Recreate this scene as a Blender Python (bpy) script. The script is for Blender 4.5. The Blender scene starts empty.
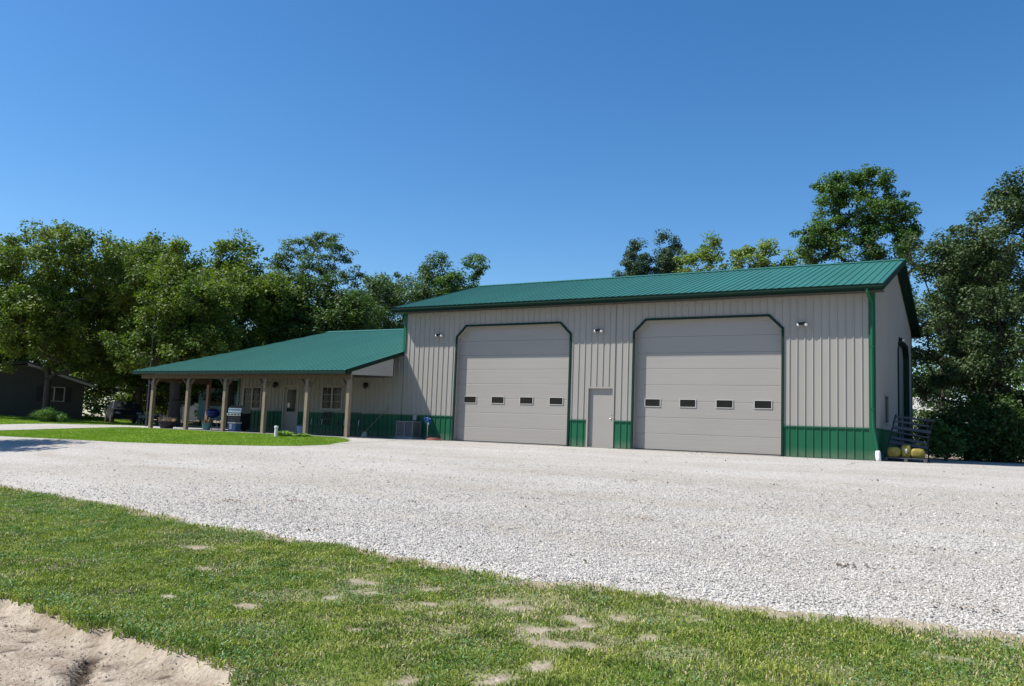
import bpy, math, random
import numpy as np
from mathutils import Vector, Matrix

random.seed(7); RNG = np.random.default_rng(7)
scene = bpy.context.scene
COL = scene.collection

# ------------------------------------------------------------------ camera
YAW, PITCH, ROLL, FPX = -0.527564, 0.102639, 0.037448, 844.77
CAM = Vector((20.2336, -26.37, 0.5174))
fw = Vector((math.sin(YAW)*math.cos(PITCH), math.cos(YAW)*math.cos(PITCH), math.sin(PITCH)))
rt = Vector((math.cos(YAW), -math.sin(YAW), 0)); up = rt.cross(fw)
cr, sr = math.cos(ROLL), math.sin(ROLL)
r2 = cr*rt + sr*up; u2 = -sr*rt + cr*up
cam = bpy.data.cameras.new('camera'); camo = bpy.data.objects.new('camera', cam); COL.objects.link(camo)
M = Matrix((( r2.x, u2.x, -fw.x, CAM.x), (r2.y, u2.y, -fw.y, CAM.y), (r2.z, u2.z, -fw.z, CAM.z), (0, 0, 0, 1)))
camo.matrix_world = M
cam.sensor_fit = 'HORIZONTAL'; cam.sensor_width = 36; cam.lens = FPX/1024*36
cam.clip_start = 0.1; cam.clip_end = 3000
scene.camera = camo

# ------------------------------------------------------------------ light
SUN = Vector((-1.55, -1.0, 2.4)).normalized()
w = bpy.data.worlds.new('World'); scene.world = w; w.use_nodes = True
nt = w.node_tree; nt.nodes.clear()
sky = nt.nodes.new('ShaderNodeTexSky'); sky.sky_type = 'NISHITA'; sky.sun_disc = False
sky.sun_elevation = math.asin(SUN.z); sky.sun_rotation = math.atan2(SUN.x, SUN.y) % (2*math.pi)
sky.altitude = 200; sky.air_density = 1.0; sky.dust_density = 0.5; sky.ozone_density = 4.5
bg = nt.nodes.new('ShaderNodeBackground'); bg.inputs[1].default_value = 0.106
wo = nt.nodes.new('ShaderNodeOutputWorld')
hs0 = nt.nodes.new('ShaderNodeHueSaturation'); hs0.inputs['Saturation'].default_value = 1.25; nt.links.new(sky.outputs[0], hs0.inputs['Color']); nt.links.new(hs0.outputs[0], bg.inputs[0]); nt.links.new(bg.outputs[0], wo.inputs[0])
sl = bpy.data.lights.new('sun', 'SUN'); sl.energy = 5.0; sl.angle = math.radians(0.53); sl.color = (1.0, 0.945, 0.86)
so = bpy.data.objects.new('sun', sl); COL.objects.link(so); so.location = (0, -20, 40)
so.rotation_euler = SUN.to_track_quat('Z', 'Y').to_euler()
vs = scene.view_settings; vs.view_transform = 'Standard'; vs.look = 'None'; vs.gamma = 1; vs.use_curve_mapping = False
vs.exposure = 0.55

# ------------------------------------------------------------------ helpers
class MB:
    def __init__(s): s.v = []; s.f = []; s.m = []
    def add(s, vs_, fs_, mi=0):
        o = len(s.v); s.v += [tuple(p) for p in vs_]; s.f += [tuple(i+o for i in f) for f in fs_]; s.m += [mi]*len(fs_)
    def box(s, x0, x1, y0, y1, z0, z1, mi=0, bev=0):
        if bev > 0:
            b = bev; V = []; F = []
            for zz, k in ((z0, b), (z0+b, 0), (z1-b, 0), (z1, b)):
                V += [(x0+k, y0+b+0*k, zz) if 0 else (x0+k, y0+k, zz), (x1-k, y0+k, zz), (x1-k, y1-k, zz), (x0+k, y1-k, zz)]
            F.append((3, 2, 1, 0)); F.append((12, 13, 14, 15))
            for l in range(3):
                for i in range(4):
                    j = (i+1) % 4; F.append((l*4+i, l*4+j, l*4+4+j, l*4+4+i))
            s.add(V, F, mi); return
        V = [(x0,y0,z0),(x1,y0,z0),(x1,y1,z0),(x0,y1,z0),(x0,y0,z1),(x1,y0,z1),(x1,y1,z1),(x0,y1,z1)]
        s.add(V, [(3,2,1,0),(4,5,6,7),(0,1,5,4),(1,2,6,5),(2,3,7,6),(3,0,4,7)], mi)
    def beam(s, p, q, w_, h_, mi=0, upv=(0,0,1)):
        p = Vector(p); q = Vector(q); d = (q-p).normalized(); a = d.cross(Vector(upv))
        if a.length < 1e-4: a = Vector((1,0,0))
        a.normalize(); b = a.cross(d); a = a*w_/2; b = b*h_/2
        V = [p-a-b, p+a-b, p+a+b, p-a+b, q-a-b, q+a-b, q+a+b, q-a+b]
        s.add(V, [(3,2,1,0),(4,5,6,7),(0,1,5,4),(1,2,6,5),(2,3,7,6),(3,0,4,7)], mi)
    def tube(s, pts, rad, n=8, mi=0, cap=True):
        pts = [Vector(p) for p in pts]
        if not hasattr(rad, '__len__'): rad = [rad]*len(pts)
        V = []; ref = None
        for i, p in enumerate(pts):
            d = (pts[min(i+1, len(pts)-1)]-pts[max(i-1, 0)]).normalized()
            if ref is None: ref = Vector((1,0,0)) if abs(d.x) < .8 else Vector((0,1,0))
            a = (ref-d*ref.dot(d)).normalized(); ref = a; b = d.cross(a)
            for k in range(n):
                t = 2*math.pi*k/n; V.append(p+(a*math.cos(t)+b*math.sin(t))*rad[i])
        F = [(i*n+k, i*n+(k+1) % n, (i+1)*n+(k+1) % n, (i+1)*n+k) for i in range(len(pts)-1) for k in range(n)]
        if cap: F += [tuple(range(n-1, -1, -1)), tuple(range((len(pts)-1)*n, len(pts)*n))]
        s.add(V, F, mi)
    def lathe(s, c, prof, n=20, mi=0, sx=1, sy=1):
        s_ = []; 
        for r, z in prof:
            for k in range(n):
                t = 2*math.pi*k/n; s_.append((c[0]+r*math.cos(t)*sx, c[1]+r*math.sin(t)*sy, c[2]+z))
        F = [(i*n+k, i*n+(k+1) % n, (i+1)*n+(k+1) % n, (i+1)*n+k) for i in range(len(prof)-1) for k in range(n)]
        F += [tuple(range(n-1, -1, -1)), tuple(range((len(prof)-1)*n, len(prof)*n))]
        s.add(s_, F, mi)
    def poly(s, pts, mi=0): s.add(pts, [tuple(range(len(pts)))], mi)
    def slab(s, pts, off, mi=0):
        n = len(pts); o = Vector(off); V = [Vector(p) for p in pts]+[Vector(p)+o for p in pts]
        s.add(V, [tuple(range(n-1, -1, -1)), tuple(range(n, 2*n))]+[(i, (i+1) % n, n+(i+1) % n, n+i) for i in range(n)], mi)

ORI = {}
def link(o, parent=None):
    COL.objects.link(o)
    if parent is not None: o.parent = parent; ORI[o.name] = ORI.get(parent.name, Vector((0,0,0)))
    return o
def build(name, mb, mats, parent=None, smooth=False):
    if not isinstance(mats, (list, tuple)): mats = [mats]
    me = bpy.data.meshes.new(name); off = ORI.get(parent.name, Vector((0,0,0))) if parent is not None else Vector((0,0,0))
    me.from_pydata([(v[0]-off.x, v[1]-off.y, v[2]-off.z) for v in mb.v], [], mb.f)
    for m in mats: me.materials.append(m)
    me.polygons.foreach_set('material_index', mb.m)
    if smooth: me.polygons.foreach_set('use_smooth', [True]*len(me.polygons))
    me.update()
    return link(bpy.data.objects.new(name, me), parent)
def npmesh(name, V, F, mat, parent=None, smooth=False, attr=None):
    """V (n,3) F (m,k) arrays"""
    V = np.asarray(V, np.float32); F = np.asarray(F, np.int32); k = F.shape[1]
    if parent is not None:
        o = ORI.get(parent.name, Vector((0,0,0))); V = V-np.array([o.x, o.y, o.z], np.float32)
    me = bpy.data.meshes.new(name)
    me.vertices.add(len(V)); me.vertices.foreach_set('co', V.ravel())
    me.loops.add(F.size); me.loops.foreach_set('vertex_index', F.ravel())
    me.polygons.add(len(F)); me.polygons.foreach_set('loop_start', np.arange(len(F), dtype=np.int32)*k)
    me.polygons.foreach_set('use_smooth', np.full(len(F), smooth))
    if attr is not None:
        for an, av in attr.items():
            a = me.attributes.new(an, 'FLOAT', 'POINT'); a.data.foreach_set('value', np.asarray(av, np.float32))
    me.materials.append(mat); me.update(calc_edges=True)
    return link(bpy.data.objects.new(name, me), parent)
def thing(name, label, cat, loc=(0,0,0), group=None, local=False):
    o = bpy.data.objects.new(name, None); COL.objects.link(o); o.location = loc
    ORI[o.name] = Vector((0,0,0)) if local else Vector(loc)
    return tag(o, label, cat, group)
def tag(o, label, cat, group=None):
    o['label'] = label; o['category'] = cat
    if group: o['group'] = group
    return o
def struct(o): o['kind'] = 'structure'; return o
def stuff(o, label, cat): o['kind'] = 'stuff'; return tag(o, label, cat)
def copytree(o, loc, label, parent=None):
    c = o.copy(); COL.objects.link(c)
    if parent is None: c.location = loc; c['label'] = label
    else: c.parent = parent
    for ch in list(o.children): copytree(ch, None, None, c)
    return c

# ------------------------------------------------------------------ materials
def mat(name, col, rough=.6, metal=0, spec=.5, var=.12, vscale=3.0, bump=0, bscale=40, col2=None, detail=6, island=0, transl=0, stretch=None, splash=0):
    m = bpy.data.materials.new(name); m.use_nodes = True; n = m.node_tree; L = n.links
    b = n.nodes['Principled BSDF']; b.inputs['Roughness'].default_value = rough; b.inputs['Metallic'].default_value = metal
    b.inputs['Specular IOR Level'].default_value = spec
    tc = n.nodes.new('ShaderNodeTexCoord'); src = tc.outputs['Object']
    if stretch:
        mp = n.nodes.new('ShaderNodeMapping'); mp.inputs['Scale'].default_value = stretch; L.new(src, mp.inputs[0]); src = mp.outputs[0]
    no = n.nodes.new('ShaderNodeTexNoise'); no.inputs['Scale'].default_value = vscale; no.inputs['Detail'].default_value = detail
    L.new(src, no.inputs['Vector'])
    ra = n.nodes.new('ShaderNodeValToRGB'); ra.color_ramp.elements[0].position = .3; ra.color_ramp.elements[1].position = .7
    c2 = col2 if col2 else tuple(c*(1+var) for c in col); c1 = col if col2 else tuple(c*(1-var) for c in col)
    ra.color_ramp.elements[0].color = (*c1, 1); ra.color_ramp.elements[1].color = (*c2, 1)
    L.new(no.outputs[0], ra.inputs[0]); out = ra.outputs[0]
    if island:
        g = n.nodes.new('ShaderNodeNewGeometry'); hs = n.nodes.new('ShaderNodeHueSaturation')
        mr = n.nodes.new('ShaderNodeMapRange'); mr.inputs[3].default_value = 1-island; mr.inputs[4].default_value = 1+island
        L.new(g.outputs['Random Per Island'], mr.inputs[0]); L.new(mr.outputs[0], hs.inputs['Value'])
        m2 = n.nodes.new('ShaderNodeMath'); m2.operation = 'MULTIPLY'; m2.inputs[1].default_value = 7.31
        fr = n.nodes.new('ShaderNodeMath'); fr.operation = 'FRACT'; mh = n.nodes.new('ShaderNodeMapRange')
        mh.inputs[3].default_value = .485; mh.inputs[4].default_value = .515
        L.new(g.outputs['Random Per Island'], m2.inputs[0]); L.new(m2.outputs[0], fr.inputs[0]); L.new(fr.outputs[0], mh.inputs[0]); L.new(mh.outputs[0], hs.inputs['Hue'])
        L.new(out, hs.inputs['Color']); out = hs.outputs[0]
    if splash:
        sx = n.nodes.new('ShaderNodeSeparateXYZ'); L.new(tc.outputs['Object'], sx.inputs[0]); mz = n.nodes.new('ShaderNodeMapRange'); mz.inputs[1].default_value = .0; mz.inputs[2].default_value = .34; mz.inputs[3].default_value = 1; mz.inputs[4].default_value = 0
        L.new(sx.outputs[2], mz.inputs[0]); n2 = n.nodes.new('ShaderNodeTexNoise'); n2.inputs['Scale'].default_value = 5; n2.inputs['Detail'].default_value = 8; L.new(tc.outputs['Object'], n2.inputs['Vector'])
        mm = n.nodes.new('ShaderNodeMath'); mm.operation = 'MULTIPLY'; L.new(mz.outputs[0], mm.inputs[0]); L.new(n2.outputs[0], mm.inputs[1]); m3 = n.nodes.new('ShaderNodeMath'); m3.operation = 'MULTIPLY'; m3.inputs[1].default_value = splash; L.new(mm.outputs[0], m3.inputs[0])
        mc = n.nodes.new('ShaderNodeMixRGB'); mc.inputs[2].default_value = (.30, .26, .20, 1); L.new(m3.outputs[0], mc.inputs[0]); L.new(out, mc.inputs[1]); out = mc.outputs[0]
    L.new(out, b.inputs['Base Color'])
    if bump:
        nb = n.nodes.new('ShaderNodeTexNoise'); nb.inputs['Scale'].default_value = bscale; nb.inputs['Detail'].default_value = 4; L.new(src, nb.inputs['Vector'])
        bu = n.nodes.new('ShaderNodeBump'); bu.inputs['Strength'].default_value = bump; bu.inputs['Distance'].default_value = .02
        L.new(nb.outputs[0], bu.inputs['Height']); L.new(bu.outputs[0], b.inputs['Normal'])
    if transl:
        t = n.nodes.new('ShaderNodeBsdfTranslucent'); mx = n.nodes.new('ShaderNodeMixShader'); mx.inputs[0].default_value = transl
        gm = n.nodes.new('ShaderNodeMixRGB'); gm.blend_type = 'MULTIPLY'; gm.inputs[0].default_value = 1; gm.inputs[2].default_value = (1.08, 1.35, .40, 1)
        L.new(out, gm.inputs[1]); L.new(gm.outputs[0], t.inputs[0])
        L.new(b.outputs[0], mx.inputs[1]); L.new(t.outputs[0], mx.inputs[2]); L.new(mx.outputs[0], n.nodes['Material Output'].inputs[0])
    return m

SIDING = mat('siding_grey', (.300, .286, .258), .55, bump=.08, bscale=2.2, spec=.25, var=.035, vscale=1.2, stretch=(1, 1, .25))
DOORM = mat('door_grey', (.292, .274, .250), .55, splash=.55, bump=.05, bscale=2.0, var=.03, vscale=1.0, stretch=(.4, 1, 1.5))
GREEN = mat('wainscot_green', (.010, .098, .046), .5, spec=.22, splash=.6, bump=.10, bscale=2.2, var=.10, vscale=2.5, stretch=(1, 1, .4))
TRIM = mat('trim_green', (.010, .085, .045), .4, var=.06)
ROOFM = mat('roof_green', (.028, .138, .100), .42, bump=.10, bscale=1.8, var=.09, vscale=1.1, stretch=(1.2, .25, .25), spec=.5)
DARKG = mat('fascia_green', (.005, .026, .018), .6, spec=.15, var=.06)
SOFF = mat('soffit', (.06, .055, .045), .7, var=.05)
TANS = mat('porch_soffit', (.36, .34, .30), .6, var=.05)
FRAMEW = mat('window_frame_white', (.42, .41, .38), .5, var=.03)
WHITE = mat('white_paint', (.72, .71, .68), .5, var=.03)
GLASS = mat('dark_glass', (.010, .009, .008), .15, spec=.22, var=.2)
WOOD = mat('weathered_wood', (.22, .175, .12), .8, var=.25, vscale=6, stretch=(4, 4, .6), bump=.3)
WOOD2 = mat('brown_wood', (.12, .078, .045), .8, var=.25, vscale=6, stretch=(.6, 4, 4))
CONC = mat('concrete', (.26, .25, .23), .85, var=.08, vscale=4, bump=.15)
BLACK = mat('black_metal', (.012, .012, .013), .4, var=.2)
BLACKP = mat('black_plastic', (.02, .02, .022), .6, var=.2)
STEEL = mat('brushed_steel', (.55, .54, .52), .3, metal=.8, var=.05)
GALV = mat('galvanised', (.30, .31, .33), .5, metal=.5, var=.1, vscale=8)
BLUE = mat('blue_paint', (.02, .08, .28), .4, var=.08)
NAVY = mat('navy_enamel', (.012, .03, .16), .25, var=.08)
PBLUE = mat('pale_blue_plastic', (.11, .19, .34), .5, var=.08)
RED = mat('red_hose', (.26, .085, .06), .6, var=.2, vscale=20)
ACM = mat('ac_grey', (.17, .18, .19), .5, var=.06)
YELLOW = mat('yellow_sack', (.16, .125, .02), .7, col2=(.30, .25, .04), var=.25, vscale=9, detail=3)
CHAR = mat('charcoal_metal', (.05, .052, .06), .5, var=.15)
TERRA = mat('dark_planter', (.035, .025, .028), .8, var=.2)
TEALP = mat('teal_glaze', (.06, .16, .17), .35, var=.1)
DRY = mat('dried_plants', (.20, .13, .07), .9, var=.4, vscale=20, island=.4)
BULB = mat('floodlight_glass', (.8, .8, .8), .15, var=.02)
BARK = mat('bark', (.055, .045, .035), .9, var=.3, vscale=6, bump=.6, bscale=14, stretch=(1, 1, .3))
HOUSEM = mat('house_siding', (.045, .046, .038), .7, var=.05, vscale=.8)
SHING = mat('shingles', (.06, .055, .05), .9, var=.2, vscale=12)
SHUT = mat('shutter_black', (.012, .012, .014), .6)
def leafmat(name, c1, c2, tr=.30): return mat(name, c1, .55, col2=c2, vscale=.55, detail=3, island=.32, transl=tr, spec=.35)
LF_W = leafmat('leaf_walnut', (.052, .102, .016), (.165, .212, .030), .32)
LF_D = leafmat('leaf_dark', (.038, .080, .018), (.075, .125, .026))
LF_B = leafmat('leaf_bluegreen', (.060, .110, .040), (.110, .165, .062))
LF_Y = leafmat('leaf_yellow', (.14, .21, .045), (.22, .28, .075))
LF_P = leafmat('needle_dark', (.040, .080, .038), (.075, .125, .060), .15)
LF_R = leafmat('leaf_right', (.038, .075, .025), (.085, .125, .050), .22)
LF_M = leafmat('leaf_mid', (.050, .115, .025), (.110, .190, .045))
ORN = mat('ornamental_blades', (.15, .28, .06), .5, col2=(.30, .44, .12), vscale=3, island=.3, transl=.3)

# ------------------------------------------------------------------ noise + terrain
_T = np.random.default_rng(3).random((256, 256))
def vn(x, y, s=1.0, o=0):
    x = np.asarray(x)*s+o*17.3+1000; y = np.asarray(y)*s+o*9.1+1000
    xi = np.floor(x).astype(int); yi = np.floor(y).astype(int); fx = x-xi; fy = y-yi
    fx = fx*fx*(3-2*fx); fy = fy*fy*(3-2*fy); t = _T
    a = t[xi % 256, yi % 256]; b = t[(xi+1) % 256, yi % 256]; c = t[xi % 256, (yi+1) % 256]; d = t[(xi+1) % 256, (yi+1) % 256]
    return (a*(1-fx)+b*fx)*(1-fy)+(c*(1-fx)+d*fx)*fy
def fbm(x, y, s, o=0): return (vn(x, y, s, o)+.5*vn(x, y, s*2.1, o+1)+.25*vn(x, y, s*4.3, o+2))/1.75
def ss(a, b, x): t = np.clip((x-a)/(b-a), 0, 1); return t*t*(3-2*t)
def base(x, y):
    x = np.asarray(x, float); y = np.asarray(y, float)
    t = np.clip((-3.6-y)/20., 0, 1); z = -1.15*(t*t*(3-2*t)*.35+t*.65)
    return z+.32*ss(-29, -37, x)*ss(-6, 0, y)
def dirtmask(x, y):     # the dug bare bank in the near left, >0 inside
    x = np.asarray(x, float); y = np.asarray(y, float)
    edge = np.interp(x, [10, 12.8, 13.4, 14.0, 14.6, 15.5, 15.95, 16.3, 16.6, 17.2], [-22.0, -22.12, -22.12, -22.25, -22.25, -22.27, -22.35, -22.95, -23.6, -26])
    return edge+(fbm(x, y, 4.0, 5)-.5)*.34-y
BARE = [(15.95, -20.25, .13, .11), (16.2, -20.45, .10, .08), (16.42, -19.85, .16, .13), (16.62, -19.98, .12, .09), (17.12, -20.50, .17, .16), (17.3, -20.32, .12, .12), (14.72, -21.15, .10, .08),
        (17.6, -20.62, .16, .08), (17.38, -20.75, .12, .08), (15.1, -20.55, .11, .08), (15.25, -20.2, .12, .10), (17.53, -21.15, .07, .14), (17.42, -21.6, .09, .14), (17.36, -20.08, .12, .09), (17.5, -19.75, .12, .13), (17.22, -19.95, .10, .09),
        (14.9, -19.9, .12, .08), (18.95, -21.0, .10, .10), (13.9, -21.3, .08, .06), (12.2, -19.6, .14, .09), (18.1, -19.5, .14, .07), (16.95, -21.9, .08, .1), (17.95, -20.2, .09, .07), (13.2, -20.3, .09, .08), (16.0, -21.2, .08, .07), (15.6, -19.75, .11, .10), (19.9, -19.55, .14, .06)]
def thinmask(x, y):
    return np.clip(ss(.50, .68, fbm(x, y, 2.6, 60))*(.25+.75*.8*np.exp(-(((x-16.6)/2.6)**2+((y+20.4)/.95)**2))), 0, 1)
def baremask(x, y):
    x = np.asarray(x, float); y = np.asarray(y, float); r = np.zeros(x.shape)
    n = (fbm(x, y, 9, 3)-.5)*2.0
    for bx, by, rx, ry in BARE:
        q_ = np.sqrt(((x-bx)/rx)**2+((y-by)/ry)**2); r = np.maximum(r, np.where(q_ < 3, 1.1-np.sqrt(((x-bx)/rx/1.5)**2+((y-by)/ry/1.6)**2)+n*.8, 0))
    return np.clip(r, 0, 1)
def gz(x, y):
    z = base(x, y); d = dirtmask(x, y)
    near = ss(-16, -19, np.asarray(y, float))
    z = z+near*(fbm(x, y, 1.3, 8)-.5)*.05
    z = z-.085*ss(-.02, .10, d)+ss(.0, .1, d)*((fbm(x, y, 5, 9)-.5)*.022+(fbm(x, y, 22, 10)-.5)*.016)
    # trench running away through the dirt
    tx = np.interp(np.asarray(y, float), [-23.6, -23.13, -22.74, -22.5], [15.9, 15.34, 14.9, 14.64])+(fbm(x, y, 8, 15)-.5)*.12; z = z-.07*np.exp(-((np.asarray(x)-tx)/.075)**2)*ss(.0, .1, d)*ss(-22.38, -22.5, np.asarray(y, float))
    return z
def gz1(x, y): return float(gz(np.array([x]), np.array([y]))[0])
FRONT = lambda x: np.interp(x, [-40, -5, 3, 4.5, 6.8, 9, 10.9, 12.3, 13.5, 14.8, 15.7, 16.4, 16.9, 17.7, 18.5, 19, 19.6, 20.3, 24, 60],
                            [-19, -17.6, -17.45, -17.56, -17.77, -18.13, -18.5, -18.6, -18.6, -18.93, -18.87, -19.1, -18.9, -18.9, -18.95, -18.78, -18.8, -18.83, -18.9, -19.2])+(fbm(np.asarray(x, float), 0*np.asarray(x, float), 1.6, 4)-.5)*.22+(fbm(np.asarray(x, float), 0*np.asarray(x, float), 9, 6)-.5)*.12

def groundmat():
    m = bpy.data.materials.new('lawn_and_soil'); m.use_nodes = True; n = m.node_tree; L = n.links; b = n.nodes['Principled BSDF']
    b.inputs['Roughness'].default_value = .95; b.inputs['Specular IOR Level'].default_value = .1
    tc = n.nodes.new('ShaderNodeTexCoord')
    def noise(s, d=6):
        k = n.nodes.new('ShaderNodeTexNoise'); k.inputs['Scale'].default_value = s; k.inputs['Detail'].default_value = d; L.new(tc.outputs['Object'], k.inputs['Vector']); return k.outputs[0]
    def ramp(src, c1, c2, a=.35, z=.65):
        r = n.nodes.new('ShaderNodeValToRGB'); r.color_ramp.elements[0].position = a; r.color_ramp.elements[1].position = z
        r.color_ramp.elements[0].color = (*c1, 1); r.color_ramp.elements[1].color = (*c2, 1); L.new(src, r.inputs[0]); return r.outputs[0]
    gr = ramp(noise(.9), (.085, .15, .022), (.17, .20, .05))
    gr2 = ramp(noise(14, 3), (.5, .5, .5), (1, 1, 1))
    mu = n.nodes.new('ShaderNodeMixRGB'); mu.blend_type = 'MULTIPLY'; mu.inputs[0].default_value = .6; L.new(gr, mu.inputs[1]); L.new(gr2, mu.inputs[2])
    so_ = ramp(noise(5, 8), (.27, .22, .165), (.39, .335, .265))
    so2 = ramp(noise(40, 4), (.55, .5, .45), (1, 1, 1), .30, .5)
    mu2 = n.nodes.new('ShaderNodeMixRGB'); mu2.blend_type = 'MULTIPLY'; mu2.inputs[0].default_value = .45; L.new(so_, mu2.inputs[1]); L.new(so2, mu2.inputs[2])
    at = n.nodes.new('ShaderNodeAttribute'); at.attribute_name = 'bare'
    at2 = n.nodes.new('ShaderNodeAttribute'); at2.attribute_name = 'soil_darken'
    dk = n.nodes.new('ShaderNodeMixRGB'); dk.inputs[2].default_value = (.055, .040, .030, 1); L.new(at2.outputs['Fac'], dk.inputs[0]); L.new(mu2.outputs[0], dk.inputs[1])
    mx = n.nodes.new('ShaderNodeMixRGB'); L.new(at.outputs['Fac'], mx.inputs[0]); L.new(mu.outputs[0], mx.inputs[1]); L.new(dk.outputs[0], mx.inputs[2])
    L.new(mx.outputs[0], b.inputs['Base Color'])
    bu = n.nodes.new('ShaderNodeBump'); bu.inputs['Strength'].default_value = .8; bu.inputs['Distance'].default_value = .03
    L.new(noise(28, 6), bu.inputs['Height']); L.new(bu.outputs[0], b.inputs['Normal'])
    return m
GROUND = groundmat()
def gravelmat(name='gravel'):
    m = bpy.data.materials.new(name); m.use_nodes = True; n = m.node_tree; L = n.links; b = n.nodes['Principled BSDF']
    b.inputs['Roughness'].default_value = .9; b.inputs['Specular IOR Level'].default_value = .15
    tc = n.nodes.new('ShaderNodeTexCoord')
    vo = n.nodes.new('ShaderNodeTexVoronoi'); vo.inputs['Scale'].default_value = 42; L.new(tc.outputs['Object'], vo.inputs['Vector'])
    r = n.nodes.new('ShaderNodeValToRGB'); e = r.color_ramp.elements
    e[0].position = 0; e[0].color = (.33, .315, .29, 1); e[1].position = 1; e[1].color = (.54, .52, .48, 1)
    x = e.new(.45); x.color = (.41, .39, .36, 1); x = e.new(.07); x.color = (.22, .20, .18, 1); x = e.new(.1); x.color = (.36, .34, .312, 1)
    sp = n.nodes.new('ShaderNodeSeparateColor'); L.new(vo.outputs['Color'], sp.inputs[0]); L.new(sp.outputs[0], r.inputs[0])
    n1 = n.nodes.new('ShaderNodeTexNoise'); n1.inputs['Scale'].default_value = .35; n1.inputs['Detail'].default_value = 7; n1.inputs['Roughness'].default_value = .6
    mp = n.nodes.new('ShaderNodeMapping'); mp.inputs['Scale'].default_value = (.45, 1.3, 1); L.new(tc.outputs['Object'], mp.inputs[0]); L.new(mp.outputs[0], n1.inputs['Vector'])
    r1 = n.nodes.new('ShaderNodeValToRGB'); r1.color_ramp.elements[0].position = .38; r1.color_ramp.elements[1].position = .62
    r1.color_ramp.elements[0].color = (.86, .835, .80, 1); r1.color_ramp.elements[1].color = (1, 1, 1, 1); L.new(n1.outputs[0], r1.inputs[0])
    mu = n.nodes.new('ShaderNodeMixRGB'); mu.blend_type = 'MULTIPLY'; mu.inputs[0].default_value = 1; L.new(r.outputs[0], mu.inputs[1]); L.new(r1.outputs[0], mu.inputs[2])
    ta = n.nodes.new('ShaderNodeAttribute'); ta.attribute_name = 'track'
    tk = n.nodes.new('ShaderNodeMixRGB'); tk.blend_type = 'MULTIPLY'; tk.inputs[2].default_value = (.89, .85, .79, 1); L.new(ta.outputs['Fac'], tk.inputs[0]); L.new(mu.outputs[0], tk.inputs[1])
    L.new(tk.outputs[0], b.inputs['Base Color'])
    bu = n.nodes.new('ShaderNodeBump'); bu.inputs['Strength'].default_value = .9; bu.inputs['Distance'].default_value = .018; bu.invert = True
    L.new(vo.outputs['Distance'], bu.inputs['Height']); L.new(bu.outputs[0], b.inputs['Normal'])
    return m
GRAVEL = gravelmat()
STONE = mat('limestone_chips', (.46, .44, .405), .9, var=.15, vscale=2, island=.26, spec=.15)

def gridmesh(name, X, Y, zf, m, attrs=None, z_off=0):
    xx, yy = np.meshgrid(X, Y) if X.ndim == 1 else (X, Y)
    V = np.stack([xx.ravel(), yy.ravel(), (zf(xx, yy)+z_off).ravel()], 1)
    ny, nx = xx.shape; i = np.arange(nx-1); j = np.arange(ny-1); ii, jj = np.meshgrid(i, j); a = (jj*nx+ii).ravel()
    F = np.stack([a, a+1, a+nx+1, a+nx], 1)
    return npmesh(name, V, F, m, smooth=True, attr={k: f(xx, yy).ravel() for k, f in (attrs or {}).items()})
def axis(*seg):
    out = []
    for a, b, s in seg: out.append(np.arange(a, b, s))
    return np.concatenate(out+[np.array([seg[-1][1]])])
GX = axis((-900, -100, 80), (-100, -40, 6), (-40, 2, 1.0), (2, 11, .12), (11, 19, .05), (19, 24, .12), (24, 60, 3), (60, 900, 60))
GY = axis((-400, -60, 40), (-60, -26, 3), (-26, -24, .25), (-24, -18, .05), (-18, -14, .4), (-14, 20, 1.0), (20, 100, 6), (100, 1000, 90))
def bareattr(x, y):
    g = np.maximum(ss(-.16, -.08, dirtmask(x, y)), baremask(x, y)*1.0); g = np.maximum(g, .5*thinmask(x, y))
    rim = ss(.20, .04, FRONT(x)-y+(fbm(x, y, 7, 14)-.5)*.40-.05)
    g = np.maximum(g, rim*.9)
    return np.clip(g, 0, 1)
def soil_darken(x, y):  # darker soil colour along the rut and in scattered patches
    d = ss(.0, .1, dirtmask(x, y)); tx = np.interp(y, [-23.6, -23.13, -22.74, -22.5], [15.9, 15.34, 14.9, 14.64])+(fbm(x, y, 8, 15)-.5)*.12
    return np.clip(d*(2.2*np.exp(-((x-tx)/.062)**2)*ss(-22.38, -22.5, y)+.9*ss(.70, .80, fbm(x, y, 9, 12))), 0, 1)
struct(gridmesh('ground', GX, GY, gz, GROUND, {'bare': bareattr, 'soil_darken': soil_darken}))

def trackf(x, y):
    c = y+.10*x; w_ = (fbm(x, y, .35, 50)-.5)*1.6; r = np.zeros(np.shape(x))
    for c0, a_ in ((-13.6, .8), (-12.0, .9), (-9.2, .55), (-7.6, .6), (-4.4, .5), (-15.6, .5)): r = r+a_*np.exp(-((c+w_-c0)/.32)**2)
    return np.clip(r*ss(.25, .6, fbm(x, y, .5, 51)+.1)*ss(.2, .55, fbm(x, y, 2.5, 52)), 0, 1)
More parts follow.
